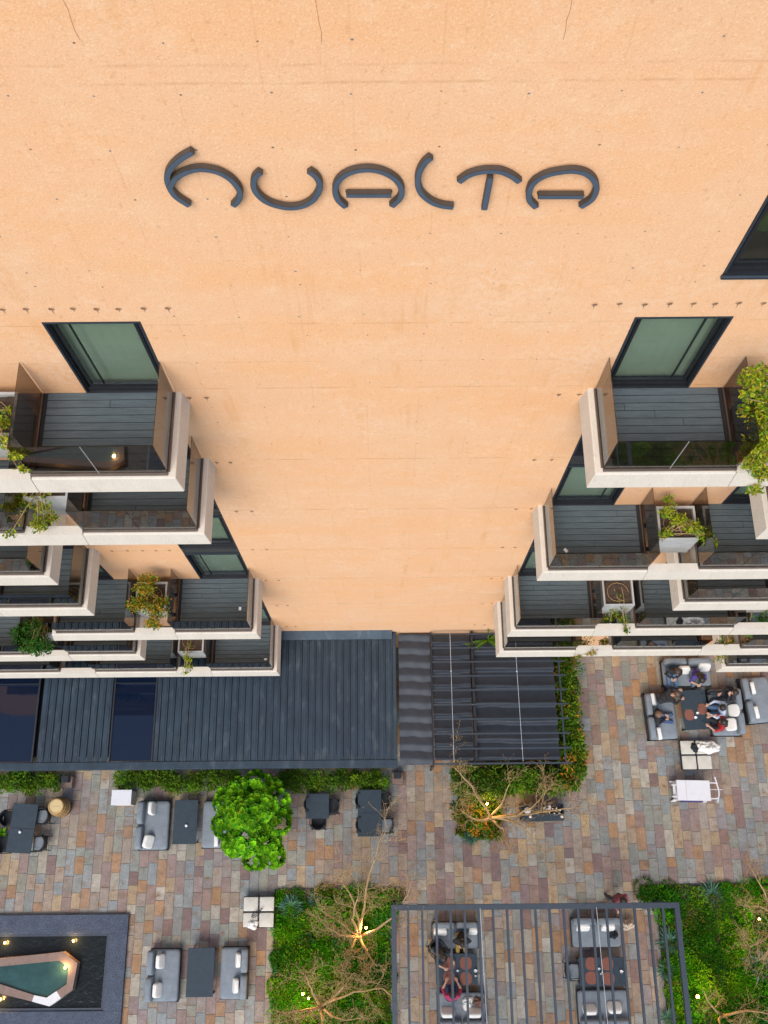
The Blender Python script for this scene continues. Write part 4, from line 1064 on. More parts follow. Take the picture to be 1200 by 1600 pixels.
def chair(label, x, y, face, pad=None):
    """face: direction the sitter looks, in radians"""
    o = tag(empty('armchair', (x, y, 0), face), label, 'chair', 'black rattan armchairs')
    q = MB(); q.box(-.24, .25, -.25, .25, .40, .44, .015); q.build('seat', M['rattan'], o)
    if pad: q = MB(); q.cushion((0, 0, .465), (.44, .44, .07), .25, 20, 8); q.build('seat_pad', M[pad], o, smooth=True)
    q = MB(); n = 12; rows = []
    for i in range(n+1):
        a = -1.15 + 2.3*i/n; ca, sa = math.cos(a), math.sin(a); rows.append([q.vert((.02-.29*ca, .29*sa, zz)) for zz in (.46, .82)] + [q.vert((.02-.26*ca, .26*sa, zz)) for zz in (.82, .46)])
    for A, B in zip(rows, rows[1:]):
        for k in range(4): q.face((A[k], A[(k+1) % 4], B[(k+1) % 4], B[k]))
    q.face(rows[0]); q.face(rows[-1][::-1]); q.build('backrest', M['rattan'], o)
    for sy in (-1, 1):
        q = MB(); q.tube([(-.16, sy*.27, .64), (.05, sy*.285, .65), (.22, sy*.275, .64), (.25, sy*.27, .60), (.26, sy*.265, .42)], .016, 7); q.build('armrest', M['rattan'], o)
        for sx in (-1, 1): q = MB(); q.tube([(sx*.21, sy*.22, .40), (sx*.25, sy*.25, 0)], [.017, .013], 7); q.build('leg', M['rattan'], o)
    return o
def candle(label, px, py, z, r=.05):
    p = at(px, py, z+r); o = tag(empty('candle_holder', (p.x, p.y, z)), label, 'candle holder'); q = MB()
    q.lathe([(r*.45, 0), (r*.95, r*.55), (r, r), (r*.8, r*1.55), (r*.45, r*1.8)], 14, (p.x, p.y, z)); q.build('globe', M['china'], o, smooth=True, world=True)
    q = MB(); q.lathe([(r*.40, r*1.78), (r*.3, r*1.83), (.004, r*1.84)], 12, (p.x, p.y, z)); q.build('wax', M['cream'], o, world=True)
up_, dn, lf, rt = math.pi/2, -math.pi/2, math.pi, 0.
# left: dining table with four chairs
table('long dark table with chairs at the left picture edge', 15, 54, 1256, 1333, .74, rot=R(-3.5), split=True)
c0 = at(33, 1294, .74)
chair('black armchair right of the edge table, nearer the barrel', c0.x+.66, c0.y+.40, lf, 'fabric'); chair('black armchair right of the edge table, farther from the barrel', c0.x+.63, c0.y-.50, lf, 'fabric')
chair('black armchair left of the edge table, nearer the hedge', c0.x-.55, c0.y+.35, rt); chair('black armchair left of the edge table, nearer the pool', c0.x-.60, c0.y-.55, rt)
candle('white candle globe on the table at the left edge', 31, 1300, .74)
rosette_plant('leafy plant top at the left picture edge by the table', -2, 1308, .42, 40, G_LUSH, .4, .9, 'potted_plant')
# barrel
def barrel():
    p = at(100, 1262, 0); o = tag(empty('wine_barrel', (p.x, p.y, 0)), 'oak wine barrel standing on end by the low hedge', 'barrel')
    H = .92; n = 20
    def rr(t): return .265 + .085*(1-(2*t-1)**2)
    for i in range(n):
        a0, a1 = 2*math.pi*i/n+.008, 2*math.pi*(i+1)/n-.008; m = MB(); rows = []
        for k in range(9):
            t = k/8; r_ = rr(t); rows.append([m.vert((r_*math.cos(a), r_*math.sin(a), H*t)) for a in (a0, (a0+a1)/2, a1)])
        for A, B in zip(rows, rows[1:]):
            for q in range(2): m.face((A[q], A[q+1], B[q+1], B[q]))
        rin = [m.vert(((rr(1)-.03)*math.cos(a), (rr(1)-.03)*math.sin(a), H)) for a in (a0, (a0+a1)/2, a1)]
        for q in range(2): m.face((rows[-1][q], rows[-1][q+1], rin[q+1], rin[q]))
        m.build('stave', M['oak'], o, smooth=True)
    m = MB(); m.lathe([(.05, H-.06), (rr(1)-.032, H-.06), (rr(1)-.032, H-.022), (.01, H-.022)], 28); hd = m.build('head', M['oak_head'], o)
    for t in (.05, .20, .34, .66, .80, .95):
        m = MB(); w = .022; m.lathe([(rr(t)+.002, H*t-w), (rr(t)+.008, H*t-w), (rr(t)+.008, H*t+w), (rr(t)+.002, H*t+w)], 28); m.build('hoop', M['hoop'], o)
    m = MB()   # worn brand mark: short upright strokes in a row across the head
    for i, (xx, ln) in enumerate(((-.12, .04), (-.095, .04), (-.06, .04), (-.03, .04), (.0, .04), (.035, .04), (.065, .04), (.10, .04), (.125, .04))):
        m.box(xx-.004, xx+.004, -.02, .02, H-.021, H-.0195)
        if i % 2: m.box(xx-.022, xx-.005, -.02, -.013, H-.021, H-.0195)
    m.build('burnt_mark', M['oak_ink'], hd)
barrel()
# white pedestal
p = at(194, 1250, 0); x0, x1, y0, y1 = rect(174, 205, 1234, 1258, .78)
pd = tag(empty('pedestal', ((x0+x1)/2, (y0+y1)/2, 0)), 'white topped square pedestal left of the grey sofa', 'pedestal')
hx, hy = (x1-x0)/2, (y1-y0)/2
q = MB(); q.box(-hx+.02, hx-.02, -hy+.02, hy-.02, 0, .74, .008); q.build('body', M['fascia'], pd); q = MB(); q.box(-hx, hx, -hy, hy, .742, .78, .006); q.build('top', M['white'], pd)

sofa('grey sofa between the white pedestal and a dark table', 215, 264, 1250, 1329, 'left')
pillow('pillow on sofa by the white pedestal, nearer the hedge', 238, 1263, .60, math.pi/2, 15, tw=8); pillow('pillow on sofa by the white pedestal, farther from hedge', 232, 1315, .60, math.pi/2-.2, 35)
table('dark table between two grey sofas left of the leafy tree', 271, 308, 1250, 1319); candle('white candle globe on the table left of the leafy tree', 291, 1290, .62)
sofa('grey sofa half hidden by the leafy tree', 315, 362, 1250, 1326, 'right')
pillow('pillow nearest the hedge on the sofa by the leafy tree', 341, 1272, .58, -math.pi/2, 10); pillow('pillow farthest from the hedge on the sofa by the leafy tree', 338, 1312, .58, -math.pi/2, 10)
# small dark tables
table('small square dark table with a chair pushed in below it', 478, 514, 1240, 1279, .74); c0 = at(496, 1259, .74)
chair('black armchair right of the small square table', c0.x+.50, c0.y-.02, lf); chair('black armchair below the small square table', c0.x+.02, c0.y-.55, up_); chair('black armchair left of the small square table', c0.x-.22, c0.y+.05, rt)
table('dark double table right of the small square table', 559, 596, 1234, 1307, .74, split=True); c0 = at(577, 1270, .74)
chair('black armchair right of the double table, nearer the hedge', c0.x+.52, c0.y+.42, lf); chair('black armchair with grey pad right of the double table', c0.x+.60, c0.y-.42, lf, 'fabric')
chair('black armchair tucked left of the double table, nearer the hedge', c0.x-.24, c0.y+.42, rt); chair('black armchair tucked left of the double table, farther from hedge', c0.x-.22, c0.y-.40, rt)
# ottomans with four pads
def ottoman(label, l, r, t, b):
    x0, x1, y0, y1 = rect(l, r, t, b, .40); hx, hy = (x1-x0)/2, (y1-y0)/2
    o = tag(empty('ottoman', ((x0+x1)/2, (y0+y1)/2, 0)), label, 'ottoman', 'four pad ottomans')
    q = MB(); q.box(-hx+.01, hx-.01, -hy+.01, hy-.01, .22, .33, .012); q.build('base', M['metal'], o)
    for sx in (-1, 1):
        for sy in (-1, 1):
            q = MB(); q.cushion((sx*hx/2, sy*hy/2, .365), (hx-.05, hy-.05, .09), .12, 24, 8); q.build('pad', M['cream'], o, smooth=True)
            q = MB(); q.box(sx*(hx-.08)-.02, sx*(hx-.08)+.02, sy*(hy-.08)-.02, sy*(hy-.08)+.02, 0, .219); q.build('leg', M['metal'], o)
    return o
from mathutils import noise as mnoise
def crumple(name, label, cat, mat_, px, py, z, sx, sy, h, seed, rot=0., mats2=None):
    p = at(px, py, z+h*.5); o = tag(empty(name, (p.x, p.y, z), rot), label, cat); m = MB(); n = 26; g_ = []
    for i in range(n+1):
        row = []
        for j in range(n+1):
            u, v = i/n*2-1, j/n*2-1; a = math.atan2(v, u); rr = max(abs(u), abs(v)); edge = .78 + .30*mnoise.noise(Vector((math.cos(a)*1.6+seed, math.sin(a)*1.6, seed)))
            x_, y_ = math.cos(a)*rr*edge*sx/2*1.15, math.sin(a)*rr*edge*sy/2*1.15
            f = abs(mnoise.noise(Vector((x_*7+seed, y_*7, seed*1.3))))*1.7 + .5*abs(mnoise.noise(Vector((x_*15, y_*15+seed, 4))))
            row.append(m.vert((x_, y_, .012 + h*(1-rr**3)*(.35+f))))
        g_.append(row)
    for i in range(n):
        for j in range(n): m.face((g_[i][j], g_[i+1][j], g_[i+1][j+1], g_[i][j+1]))
    ob = m.build('cloth', mat_, o, smooth=True); sd_ = ob.modifiers.new('thickness', 'SOLIDIFY'); sd_.thickness = .012; sd_.offset = 1
    return o
ottoman('cream four pad ottoman beside the garden bed', 379, 429, 1400, 1450)
crumple('cloth', 'white cloth heaped on the ottoman by the garden bed', 'cloth', M['pillow'], 395, 1445, .405, .42, .30, .10, 3.3)
lb = at(400, 1428, .5); o = tag(empty('wire_lantern', (lb.x, lb.y, .41), R(35)), 'grey wire lantern lying on the ottoman by the bed', 'lantern')
for i in range(8):
    a = 2*math.pi*i/8; q = MB(); q.tube([(-.18, .02*math.cos(a), .08+.02*math.sin(a)), (-.08, .075*math.cos(a), .08+.075*math.sin(a)), (.08, .075*math.cos(a), .08+.075*math.sin(a)), (.18, .02*math.cos(a), .08+.02*math.sin(a))], .006, 5); q.build('wire_rib', M['metal'], o)
q = MB(); q.tube([(.18, 0, .08), (.26, .02, .10), (.30, 0, .08)], .012, 6); q.build('handle', M['metal'], o)
# sofas by the fountain
sofa('grey sofa next to the granite pool', 230, 280, 1482, 1567, 'left')
pillow('pillow nearer the wall on the sofa next to the pool', 251, 1502, .60, math.pi/2, 22); pillow('pillow nearer the bottom on the sofa next to the pool', 246, 1547, .60, math.pi/2, 22)
table('dark table between two grey sofas beside the pool', 292, 334, 1481, 1558)
sofa('grey sofa between the pool side table and the garden bed', 343, 388, 1479, 1563, 'right')
pillow('pillow nearer the wall on the sofa by the garden bed', 372, 1500, .60, -math.pi/2, 15); pillow('pillow nearer the bottom on the sofa by the garden bed', 368, 1540, .60, -math.pi/2, 20)
# seating group on the right
sofa('grey sofa half under the lowest balcony with two people', 1035, 1112, 1030, 1072, 'up')
pillow('pillow between the two people under the balcony', 1068, 1047, .58, 0, 25); pillow('pillow right of the person in purple', 1100, 1042, .58, 0, 30)
sofa('grey sofa left of the occupied stone table', 1009, 1057, 1082, 1156, 'left', R(2))
pillow('pillow at the top end of the sofa left of the occupied table', 1021, 1093, .58, math.pi/2+.1, 22); pillow('pillow at the lower end of the sofa left of the occupied table', 1030, 1146, .58, math.pi/2+.1, 10)
tb = table('dark stone table in the middle of the seven people', 1066, 1106, 1078, 1140, .62, R(3))
sofa('grey sofa right of the occupied stone table', 1110, 1158, 1075, 1150, 'right')
pillow('upright pillow in the middle of the sofa with three people', 1147, 1110, .60, -math.pi/2, 50); pillow('pillow at the lower end of the sofa with three people', 1142, 1132, .60, -math.pi/2, 50)
sofa('empty grey sofa at the right picture edge', 1161, 1208, 1057, 1130, 'left', R(5))
pillow('pillow at the top end of the empty edge sofa', 1176, 1075, .60, math.pi/2+.1, 18); pillow('pillow at the lower end of the empty edge sofa', 1182, 1113, .60, math.pi/2+.1, 18)
ottoman('cream four pad ottoman below the occupied table', 1064, 1112, 1156, 1203)
crumple('jacket', 'white jacket thrown over the ottoman below the people', 'jacket', M['pillow'], 1106, 1167, .41, .95, .5, .16, 8.1, R(-5))
crumple('bag', 'dark bag beside the white jacket on the ottoman', 'bag', M['rattan'], 1086, 1168, .41, .28, .36, .16, 2.2, R(20))
# placemats and cups
def placemat(label, px, py, z, rx=.19, ry=.20, rot=0.):
    p = at(px, py, z); o = tag(empty('placemat', (p.x, p.y, z), rot), label, 'placemat', 'brown placemats'); q = MB(); n = 28
    for k, (s_, zz) in enumerate(((1., .004), (.97, .008), (.6, .009), (.2, .009))):
        pass
    q.prism([(rx*math.copysign(abs(math.cos(2*math.pi*i/n))**.8, math.cos(2*math.pi*i/n)), ry*math.copysign(abs(math.sin(2*math.pi*i/n))**.8, math.sin(2*math.pi*i/n))) for i in range(n)], .002, .008)
    q.build('mat', M['placemat'], o)
def cup(label, px, py, z, r=.045, mat_='china', h=.08):
    p = at(px, py, z+h); o = tag(empty('cup', (p.x, p.y, z)), label, 'cup', 'cups and glasses'); q = MB()
    q.lathe([(r*.6, .002), (r, h*.6), (r, h), (r*.88, h), (r*.85, h*.55), (.004, h*.2)], 14); q.build('bowl', M[mat_], o, smooth=True)
    if mat_ == 'china':
        q = MB(); q.tube([(r*.9, 0, h*.75), (r*1.5, 0, h*.7), (r*1.5, 0, h*.35), (r*.8, 0, h*.25)], .007, 5); q.build('handle', M[mat_], o)
placemat('brown placemat at the lower left of the occupied table', 1077, 1117, .62, .17, .20); placemat('brown placemat at the right of the occupied table', 1097, 1108, .62, .17, .20)
cup('white cup between the two brown mats', 1090, 1114, .62); cup('white cup below the two brown mats', 1087, 1121, .62, .05); cup('pale cup at the top right of the occupied table', 1098, 1085, .62, .04, 'clear')
cup('small glass on the right brown mat', 1092, 1105, .63, .03, 'clear', .1); cup('clear glass at the lower right of the occupied table', 1099, 1128, .62, .035, 'clear', .1); cup('clear glass at the top left of the occupied table', 1071, 1083, .62, .035, 'clear', .1)
# white trolley
def trolley():
    x0, x1, y0, y1 = rect(1058, 1110, 1219, 1251, .80); hx, hy = (x1-x0)/2, (y1-y0)/2
    o = tag(empty('trolley', ((x0+x1)/2, (y0+y1)/2, 0), R(-1.5)), 'white serving trolley on the paving below the ottoman', 'trolley')
    q = MB(); q.box(-hx, -hx*.45, -hy, hy, .775, .80, .006); q.build('top_board', M['white'], o); q = MB(); q.box(-hx*.44, hx, -hy, hy, .775, .797, .006); q.build('top_board', M['white'], o)
    q = MB(); q.box(-hx+.04, hx-.04, -hy+.04, hy-.04, .22, .25, .006); q.build('shelf', M['white'], o)
    q = MB(); q.box(-.35, .40, -hy-.03, hy-.2, .252, .50, .01); q.build('storage_box', M['purple'], o)
    for sx in (-1, 1):
        for sy in (-1, 1):
            q = MB(); q.box(sx*(hx-.04)-.025, sx*(hx-.04)+.025, sy*(hy-.04)-.025, sy*(hy-.04)+.025, .10, .774); q.build('leg', M['white'], o)
            w = MB(); w.tube([(sx*(hx-.04), sy*(hy-.01)-.02, .10), (sx*(hx-.04), sy*(hy-.01)+.02, .10)], .10, 16); wh = w.build('wheel', M['white'], o)
    for sy in (-1, 1): q = MB(); q.tube([(hx-.02, sy*(hy-.08), .80), (hx+.14, sy*(hy-.08), .84), (hx+.26, sy*(hy-.10), .86)], .022, 7); q.build('handle_arm', M['white'], o)
    q = MB(); q.tube([(hx+.20, -hy-.05, .86), (hx+.27, -hy*.4, .86), (hx+.28, 0, .86), (hx+.25, hy*.4, .86), (hx+.18, hy+.12, .86)], .026, 8); q.build('handle', M['white'], o)
    q = MB(); q.tube([(hx-.02, .04, .83), (hx+.42, .04, .85)], .010, 6); q.build('tie_rod', M['white'], o)
    for yy in (.18, -.22, -.34): q = MB(); q.box(-hx-.16, -hx+.02, yy-.02, yy+.02, .70, .735); q.build('peg', M['white'], o)
    q = MB(); q.box(-hx-.09, -hx-.005, -hy*.8, hy*.55, .60, .63); q.build('side_flap', M['white'], o)
trolley()
# drinks cart
def drinks():
    x0, x1, y0, y1 = rect(815, 881, 1256, 1283, .80); hx, hy = (x1-x0)/2, (y1-y0)/2; c = Vector(((x0+x1)/2, (y0+y1)/2, 0))
    o = tag(empty('drinks_cart', c, R(1)), 'dark open topped drinks cart right of the bare tree', 'cart')
    q = MB(); q.box(-hx, hx, -hy, -hy+.24, .76, .80, .006); q.build('ledge', M['granite_top'], o)
    q = MB()
    for b in ((-hx, hx, hy-.04, hy), (-hx, -hx+.04, -hy+.24, hy-.04), (hx-.04, hx, -hy+.24, hy-.04)): q.box(*b, .45, .86)
    q.box(-hx, hx, -hy+.02, -hy+.06, .12, .755); q.build('side_panel', M['metal'], o)
    q = MB(); q.box(-hx+.04, hx-.04, -hy+.24, hy-.04, .55, .58); q.build('tray', M['metal'], o); q = MB(); q.box(-hx+.02, hx-.02, -hy+.07, hy-.02, .12, .15); q.build('shelf', M['metal'], o)
    for sx in (-1, 1):
        for sy in (-1, 1): q = MB(); q.box(sx*(hx-.05)-.025, sx*(hx-.05)+.025, sy*(hy-.05)-.025, sy*(hy-.05)+.025, 0, .449 if sy > 0 else .119); q.build('leg', M['metal'], o)
    def lp(px, py, z): return at(px, py, z)
    p = lp(824, 1267, .75); b_ = tag(empty('ice_bucket', (p.x, p.y, .581)), 'white round ice bucket in the drinks cart', 'bucket'); q = MB(); q.lathe([(.07, 0), (.11, .17), (.115, .18), (.10, .18), (.065, .02), (.01, .02)], 20); q.build('pail', M['china'], b_, smooth=True); q = MB(); q.lathe([(.10, .165), (.06, .18), (.01, .185)], 16); q.build('ice', M['white'], b_)
    for nm, px, py in (('left', 829, 1276), ('right', 878, 1276)): candle('white candle globe at the %s end of the drinks cart ledge' % nm, px, py, .80, .05)
    cols = [('white', (.75, .72, .66)), ('red', (.35, .05, .04)), ('amber', (.40, .18, .04)), ('pale', (.62, .55, .42)), ('green', (.05, .12, .05)), ('white capped', (.75, .75, .72)), ('dark red', (.16, .03, .03)), ('silver', (.45, .47, .48))]
    pos = [(856, 1264), (863, 1264), (869, 1263), (875, 1266), (858, 1270), (866, 1271), (873, 1271), (851, 1262)]
    for (nm, cc), (px, py) in zip(cols, pos):
        p = lp(px, py, .78); b_ = tag(empty('bottle', (p.x, p.y, .581)), '%s bottle in the right half of the drinks cart' % nm, 'bottle', 'bottles in the drinks cart')
        q = MB(); q.lathe([(.04, 0), (.045, .02), (.045, .16), (.02, .22), (.017, .27), (.02, .275), (.004, .28)], 12); q.build('body', cmat('bottle_'+nm.replace(' ', '_'), cc, .3), b_, smooth=True)
        q = MB(); q.lathe([(.0205, .255), (.022, .262), (.0205, .285), (.004, .287)], 10); q.build('cap', M['white'], b_)
    for i, (px, py) in enumerate(((858, 1262), (840, 1268))):
        p = lp(px, py, .62); b_ = tag(empty('napkin_box', (p.x, p.y, .581)), ('pale napkin box beside the bottles', 'small wooden tool lying in the drinks cart')[i], ('box', 'tool')[i]); q = MB()
        if i == 0: q.box(-.05, .05, -.07, .07, 0, .12, .004); q.build('carton', M['pillow'], b_)
        else: q.tube([(-.2, .03, .02), (0, 0, .025), (.2, -.03, .02)], [.012, .018, .03], 7); q.build('handle', M['oak'], b_)
drinks()
# under the open pergola: left set
sofa('grey sofa at the top of the left pergola dining set', 675, 748, 1440, 1484, 'up')
pillow('pillow left of the man in yellow trousers', 688, 1456, .58, 0, 25); pillow('narrow pillow right of the man in yellow trousers', 739, 1455, .58, 0, 25, (.30, .14, .4))
table('dark dining table of the left pergola set', 681, 746, 1490, 1539, .66); 
for i, (px, py, nm) in enumerate(((702, 1506, 'upper left'), (728, 1505, 'upper right'), (702, 1528, 'lower left'), (728, 1529, 'lower right'))): placemat('brown placemat at the %s of the left pergola table' % nm, px, py, .66, .20, .20)
cup('white cup in the middle of the left pergola table', 715, 1517, .66, .035); cup('white cup at the right of the left pergola table', 743, 1517, .66, .05); cup('small white cup below it at the table edge', 743, 1525, .66, .03)
sofa('grey sofa at the bottom of the left pergola set', 683, 760, 1550, 1606, 'down')
pillow('pillow left, on the lower sofa of the left pergola set', 700, 1582, .58, math.pi, 30); pillow('pillow right, on the lower sofa of the left pergola set', 741, 1582, .58, math.pi, 30)
crumple('bundle', 'pale spotted cloth bundle on the lower left pergola sofa', 'bundle', M['pillow'], 731, 1568, .45, .42, .42, .16, 5.5, R(30))
crumple('scarf', 'brown cloth lying right of the spotted bundle', 'scarf', cmat('brown_cloth', (.16, .085, .06)), 748, 1566, .45, .40, .34, .14, 6.7)
# right set
sofa('grey sofa at the top of the right pergola dining set', 893, 971, 1433, 1481, 'up')
pillow('pillow left, on the top sofa of the right pergola set', 911, 1449, .58, 0, 25); pillow('pillow right, on the top sofa of the right pergola set', 950, 1449, .58, 0, 25)
crumple('handbag', 'small black handbag on the top right pergola sofa', 'bag', M['rattan'], 959, 1461, .46, .32, .26, .14, 7.9)
crumple('tote_bag', 'white and tan bag hanging by the right pergola sofa', 'bag', cmat('tan_white_cloth', (.52, .43, .34)), 982, 1445, .25, .56, .38, .26, 9.4)
table('dark dining table of the right pergola set', 905, 978, 1496, 1541, .66)
for i, (px, py, nm) in enumerate(((924, 1506, 'upper left'), (949, 1506, 'upper right'), (924, 1528, 'lower left'), (951, 1529, 'lower right'))): placemat('brown placemat at the %s of the right pergola table' % nm, px, py, .66, .20, .20)
cup('white cup between mats on the right pergola table', 936, 1514, .66, .035); cup('white cup at the right of the right pergola table', 971, 1518, .66, .05); cup('small cup below the middle one on the right table', 939, 1522, .66, .025)
c0 = at(895, 1517, .45); chair('black armchair left of the right pergola table', c0.x-.02, c0.y, rt, 'fabric')
sofa('grey sofa at the bottom of the right pergola set', 903, 984, 1546, 1604, 'down')
pillow('pillow left, on the lower sofa of the right pergola set', 921, 1577, .58, math.pi, 35); pillow('pillow right, on the lower sofa of the right pergola set', 960, 1574, .58, math.pi, 45)
# stone blocks by the hedges
for lb_, px, py, h in (('brown stone block at the right end of the roof gutter', 621, 1216, .35), ('brown stone block by the barrel under the roof gutter', 104, 1222, .35)):
    p = at(px, py, h); o = tag(empty('stone_block', (p.x, p.y, 0)), lb_, 'block'); q = MB(); q.box(-.20, .20, -.20, .20, 0, h, .01); q.build('base', M['rim_stone'], o); q = MB(); q.box(-.13, .13, -.02, .20, h+.001, h+.25, .01); q.build('upright', M['metal'], o)

# ------------------------------------------------------------------ people
DG = None
def person(label, loc, face, top, legs, shoes=(.03, .03, .03), hair=(.02, .015, .012), skin=(.42, .25, .17), seat=.44, lean=5., hands='lap', look=0., tilt=10., stand=False, longhair=False, twist=0., knee=.44, sleeve=True, scale=1.0, spread=.12, nod=0.):
    root = tag(empty('person', loc, face), label, 'person')
    el = []   # (a, b, ra, rb, mat)
    V = Vector
    def cap(a, b, ra, rb, m): el.append((V(a), V(b), ra, rb, m))
    if stand: H = V((0, 0, .93))
    else: H = V((0, 0, seat+.10))
    a = R(lean); u = V((math.sin(a), 0, math.cos(a))); fwd = V((math.cos(a), 0, -math.sin(a))); tw = Matrix.Rotation(twist, 3, 'Z'); sdv = tw @ V((0, 1, 0))
    cap(H - V((0, .075, 0)), H + V((0, .075, 0)), .115, .115, 2)
    cap(H + u*.02, H+u*.20, .125, .115, 1); cap(H+u*.18-sdv*.05, H+u*.18+sdv*.05, .105, .105, 1)
    cap(H+u*.34-sdv*.085, H+u*.34+sdv*.085, .105, .105, 1); cap(H+u*.43-sdv*.13, H+u*.43+sdv*.13, .075, .075, 1)
    nk = H+u*.47; hd = H+u*.66 + fwd*.035; hd2 = hd
    cap(nk, nk+u*.13, .058, .052, 0)
    cap(hd - u*.035 + fwd*.018, hd - u*.03 + fwd*.022, .078, .078, 0); cap(hd+u*.02, hd+u*.025-fwd*.012, .098, .098, 0)
    lk = Matrix.Rotation(look, 3, u); hf = lk @ fwd; hs = lk @ V((0, 1, 0)); hu = (u + hf*math.sin(R(nod))).normalized()
    cap(hd+hf*.095+u*.0, hd+hf*.112-u*.022, .012, .016, 0); cap(hd+hf*.07-u*.085, hd+hf*.075-u*.08, .030, .030, 0)
    for s_ in (-1, 1): cap(hd+hs*s_*.098+u*.005, hd+hs*s_*.102-u*.025, .018, .014, 0)
    eyes = [hd+hf*.088+hs*s_*.033+u*.012 for s_ in (-1, 1)]
    for s_ in (-1, 1):
        sh = H+u*.435+sdv*s_*.185
        if stand:
            if hands == 'bag': el_ = sh+V((.06, s_*.05, -.27)); wr = el_+V((.2, -s_*.02, -.10))
            else: el_ = sh+V((-.02, s_*.05, -.28)); wr = el_+V((.10, -s_*.01, -.22))
        elif hands == 'lap': el_ = sh+V((.05, s_*.08, -.25)); wr = V((.27, s_*.07, seat+.245))
        elif hands == 'table': el_ = sh+V((.17, s_*.09, -.20)); wr = sh+V((.38, -s_*.02, -.17))
        elif hands == 'knees': el_ = sh+V((.10, s_*.08, -.22)); wr = V((knee+.02, s_*.05, seat+.24))
        else:  # face: one hand raised to the mouth, other on the lap
            if s_ > 0: el_ = sh+V((.17, .06, -.19)); wr = hd+hf*.14-u*.10+hs*.05
            else: el_ = sh+V((.05, s_*.08, -.25)); wr = V((.27, s_*.07, seat+.245))
        cap(H+u*.44+sdv*s_*.12, sh, .07, .062, 1); cap(sh, el_, .056, .044, 1); cap(el_, el_.lerp(wr, .85), .043, .031, 1 if sleeve else 0); cap(el_.lerp(wr, .8), wr, .028, .025, 0)
        d = (wr-el_).normalized(); d = (d + V((0, 0, -.15))).normalized(); sp = d.cross(V((0, 0, 1))); sp = sp.normalized() if sp.length > .05 else V((0, 1, 0)); nn = sp.cross(d)
        pm = wr+d*.045; cap(wr, pm-sp*.018, .024, .020, 0); cap(wr, pm+sp*.018, .024, .020, 0); cap(pm-sp*.02, pm+sp*.02, .018, .018, 0)
        for f_, (o_, ln) in enumerate(((-.030, .062), (-.010, .074), (.010, .070), (.030, .054))):
            b0 = pm+d*.012+sp*o_; b1 = b0+d*ln*.55+sp*o_*.12-nn*.004; b2 = b1+d*ln*.42-nn*.020; cap(b0, b1, .0105, .0098, 0); cap(b1, b2, .0098, .0088, 0)
        t0 = wr+d*.012-sp*s_*.022*(1); t1 = t0-sp*s_*.030+d*.030-nn*.008; cap(t0, t1, .013, .011, 0); cap(t1, t1+d*.030-sp*s_*.004, .011, .0095, 0)
        hp = H+V((0, s_*.085, -.01))
        if stand:
            st = .12*s_; kn = V((.03+st*.6, s_*.09, .49)); an = V((-.02+st, s_*.09, .09)); th = (.088, .062)
        else:
            kn = V((knee, s_*spread, seat+.07)); an = V((knee+.04, s_*(spread+.005), .09)); th = (.092, .064)
        cap(hp, kn, th[0], th[1], 2); cap(kn, kn.lerp(an, .35), .060, .058, 2); cap(kn.lerp(an, .35), an, .058, .040, 2)
        cap(an+V((-.03, 0, -.04)), an+V((.07, 0, -.05)), .042, .038, 3); cap(an+V((.07, 0, -.052)), an+V((.155, s_*.012, -.058)), .038, .030, 3)
    # one closed surface from all the tapered pieces
    m = MB()
    for A, B, ra, rb, _ in el:
        d = B-A; L_ = d.length; d = d/L_ if L_ > 1e-6 else V((0, 0, 1)); P, Rr = [], []
        for k in range(4, -1, -1):
            t = k*math.pi/2/4.3; P.append(A-d*ra*math.sin(t)); Rr.append(ra*math.cos(t))
        for k in range(0, 5):
            t = k*math.pi/2/4.3; P.append(B+d*rb*math.sin(t)); Rr.append(rb*math.cos(t))
        m.tube(P, Rr, 10)
    ob = m.build('body_raw', [cmat('skin_%02d' % int(skin[0]*100), skin, .55)]); rm = ob.modifiers.new('r', 'REMESH'); rm.mode = 'VOXEL'; rm.voxel_size = .0095; rm.use_smooth_shade = True
    sm = ob.modifiers.new('s', 'SMOOTH'); sm.factor = .4; sm.iterations = 2
    dg = bpy.context.evaluated_depsgraph_get(); me = bpy.data.meshes.new_from_object(ob.evaluated_get(dg)); bpy.data.objects.remove(ob)
    me.name = 'body'; me.materials.clear()
    def key(c): return '_'.join('%02d' % int(v*100) for v in c)
    for mm in (cmat('skin_' + key(skin), skin, .55), cmat('top_' + key(top), top), cmat('trousers_' + key(legs), legs), cmat('shoes_' + key(shoes), shoes, .6)): me.materials.append(mm)
    segs = [(A, B-A, max((B-A).length_squared, 1e-9), ra, rb, mt) for A, B, ra, rb, mt in el if not (mt == 0 and ra < .0115)]
    idx = []
    for p in me.polygons:
        c = p.center; best = 9; bm_ = 0
        for A, D, l2, ra, rb, mt in segs:
            t = (c-A).dot(D)/l2; t = 0 if t < 0 else 1 if t > 1 else t
            q = c-A-D*t; dd = q.length - (ra+(rb-ra)*t)
            if dd < best: best = dd; bm_ = mt
        idx.append(bm_)
    me.polygons.foreach_set('material_index', idx); me.polygons.foreach_set('use_smooth', [True]*len(idx)); me.update()
    body = bpy.data.objects.new('body', me); COL.objects.link(body); body.parent = root
    # hair
    h = MB(); n, mrows = 18, 10; c = hd+u*.028-hf*.014
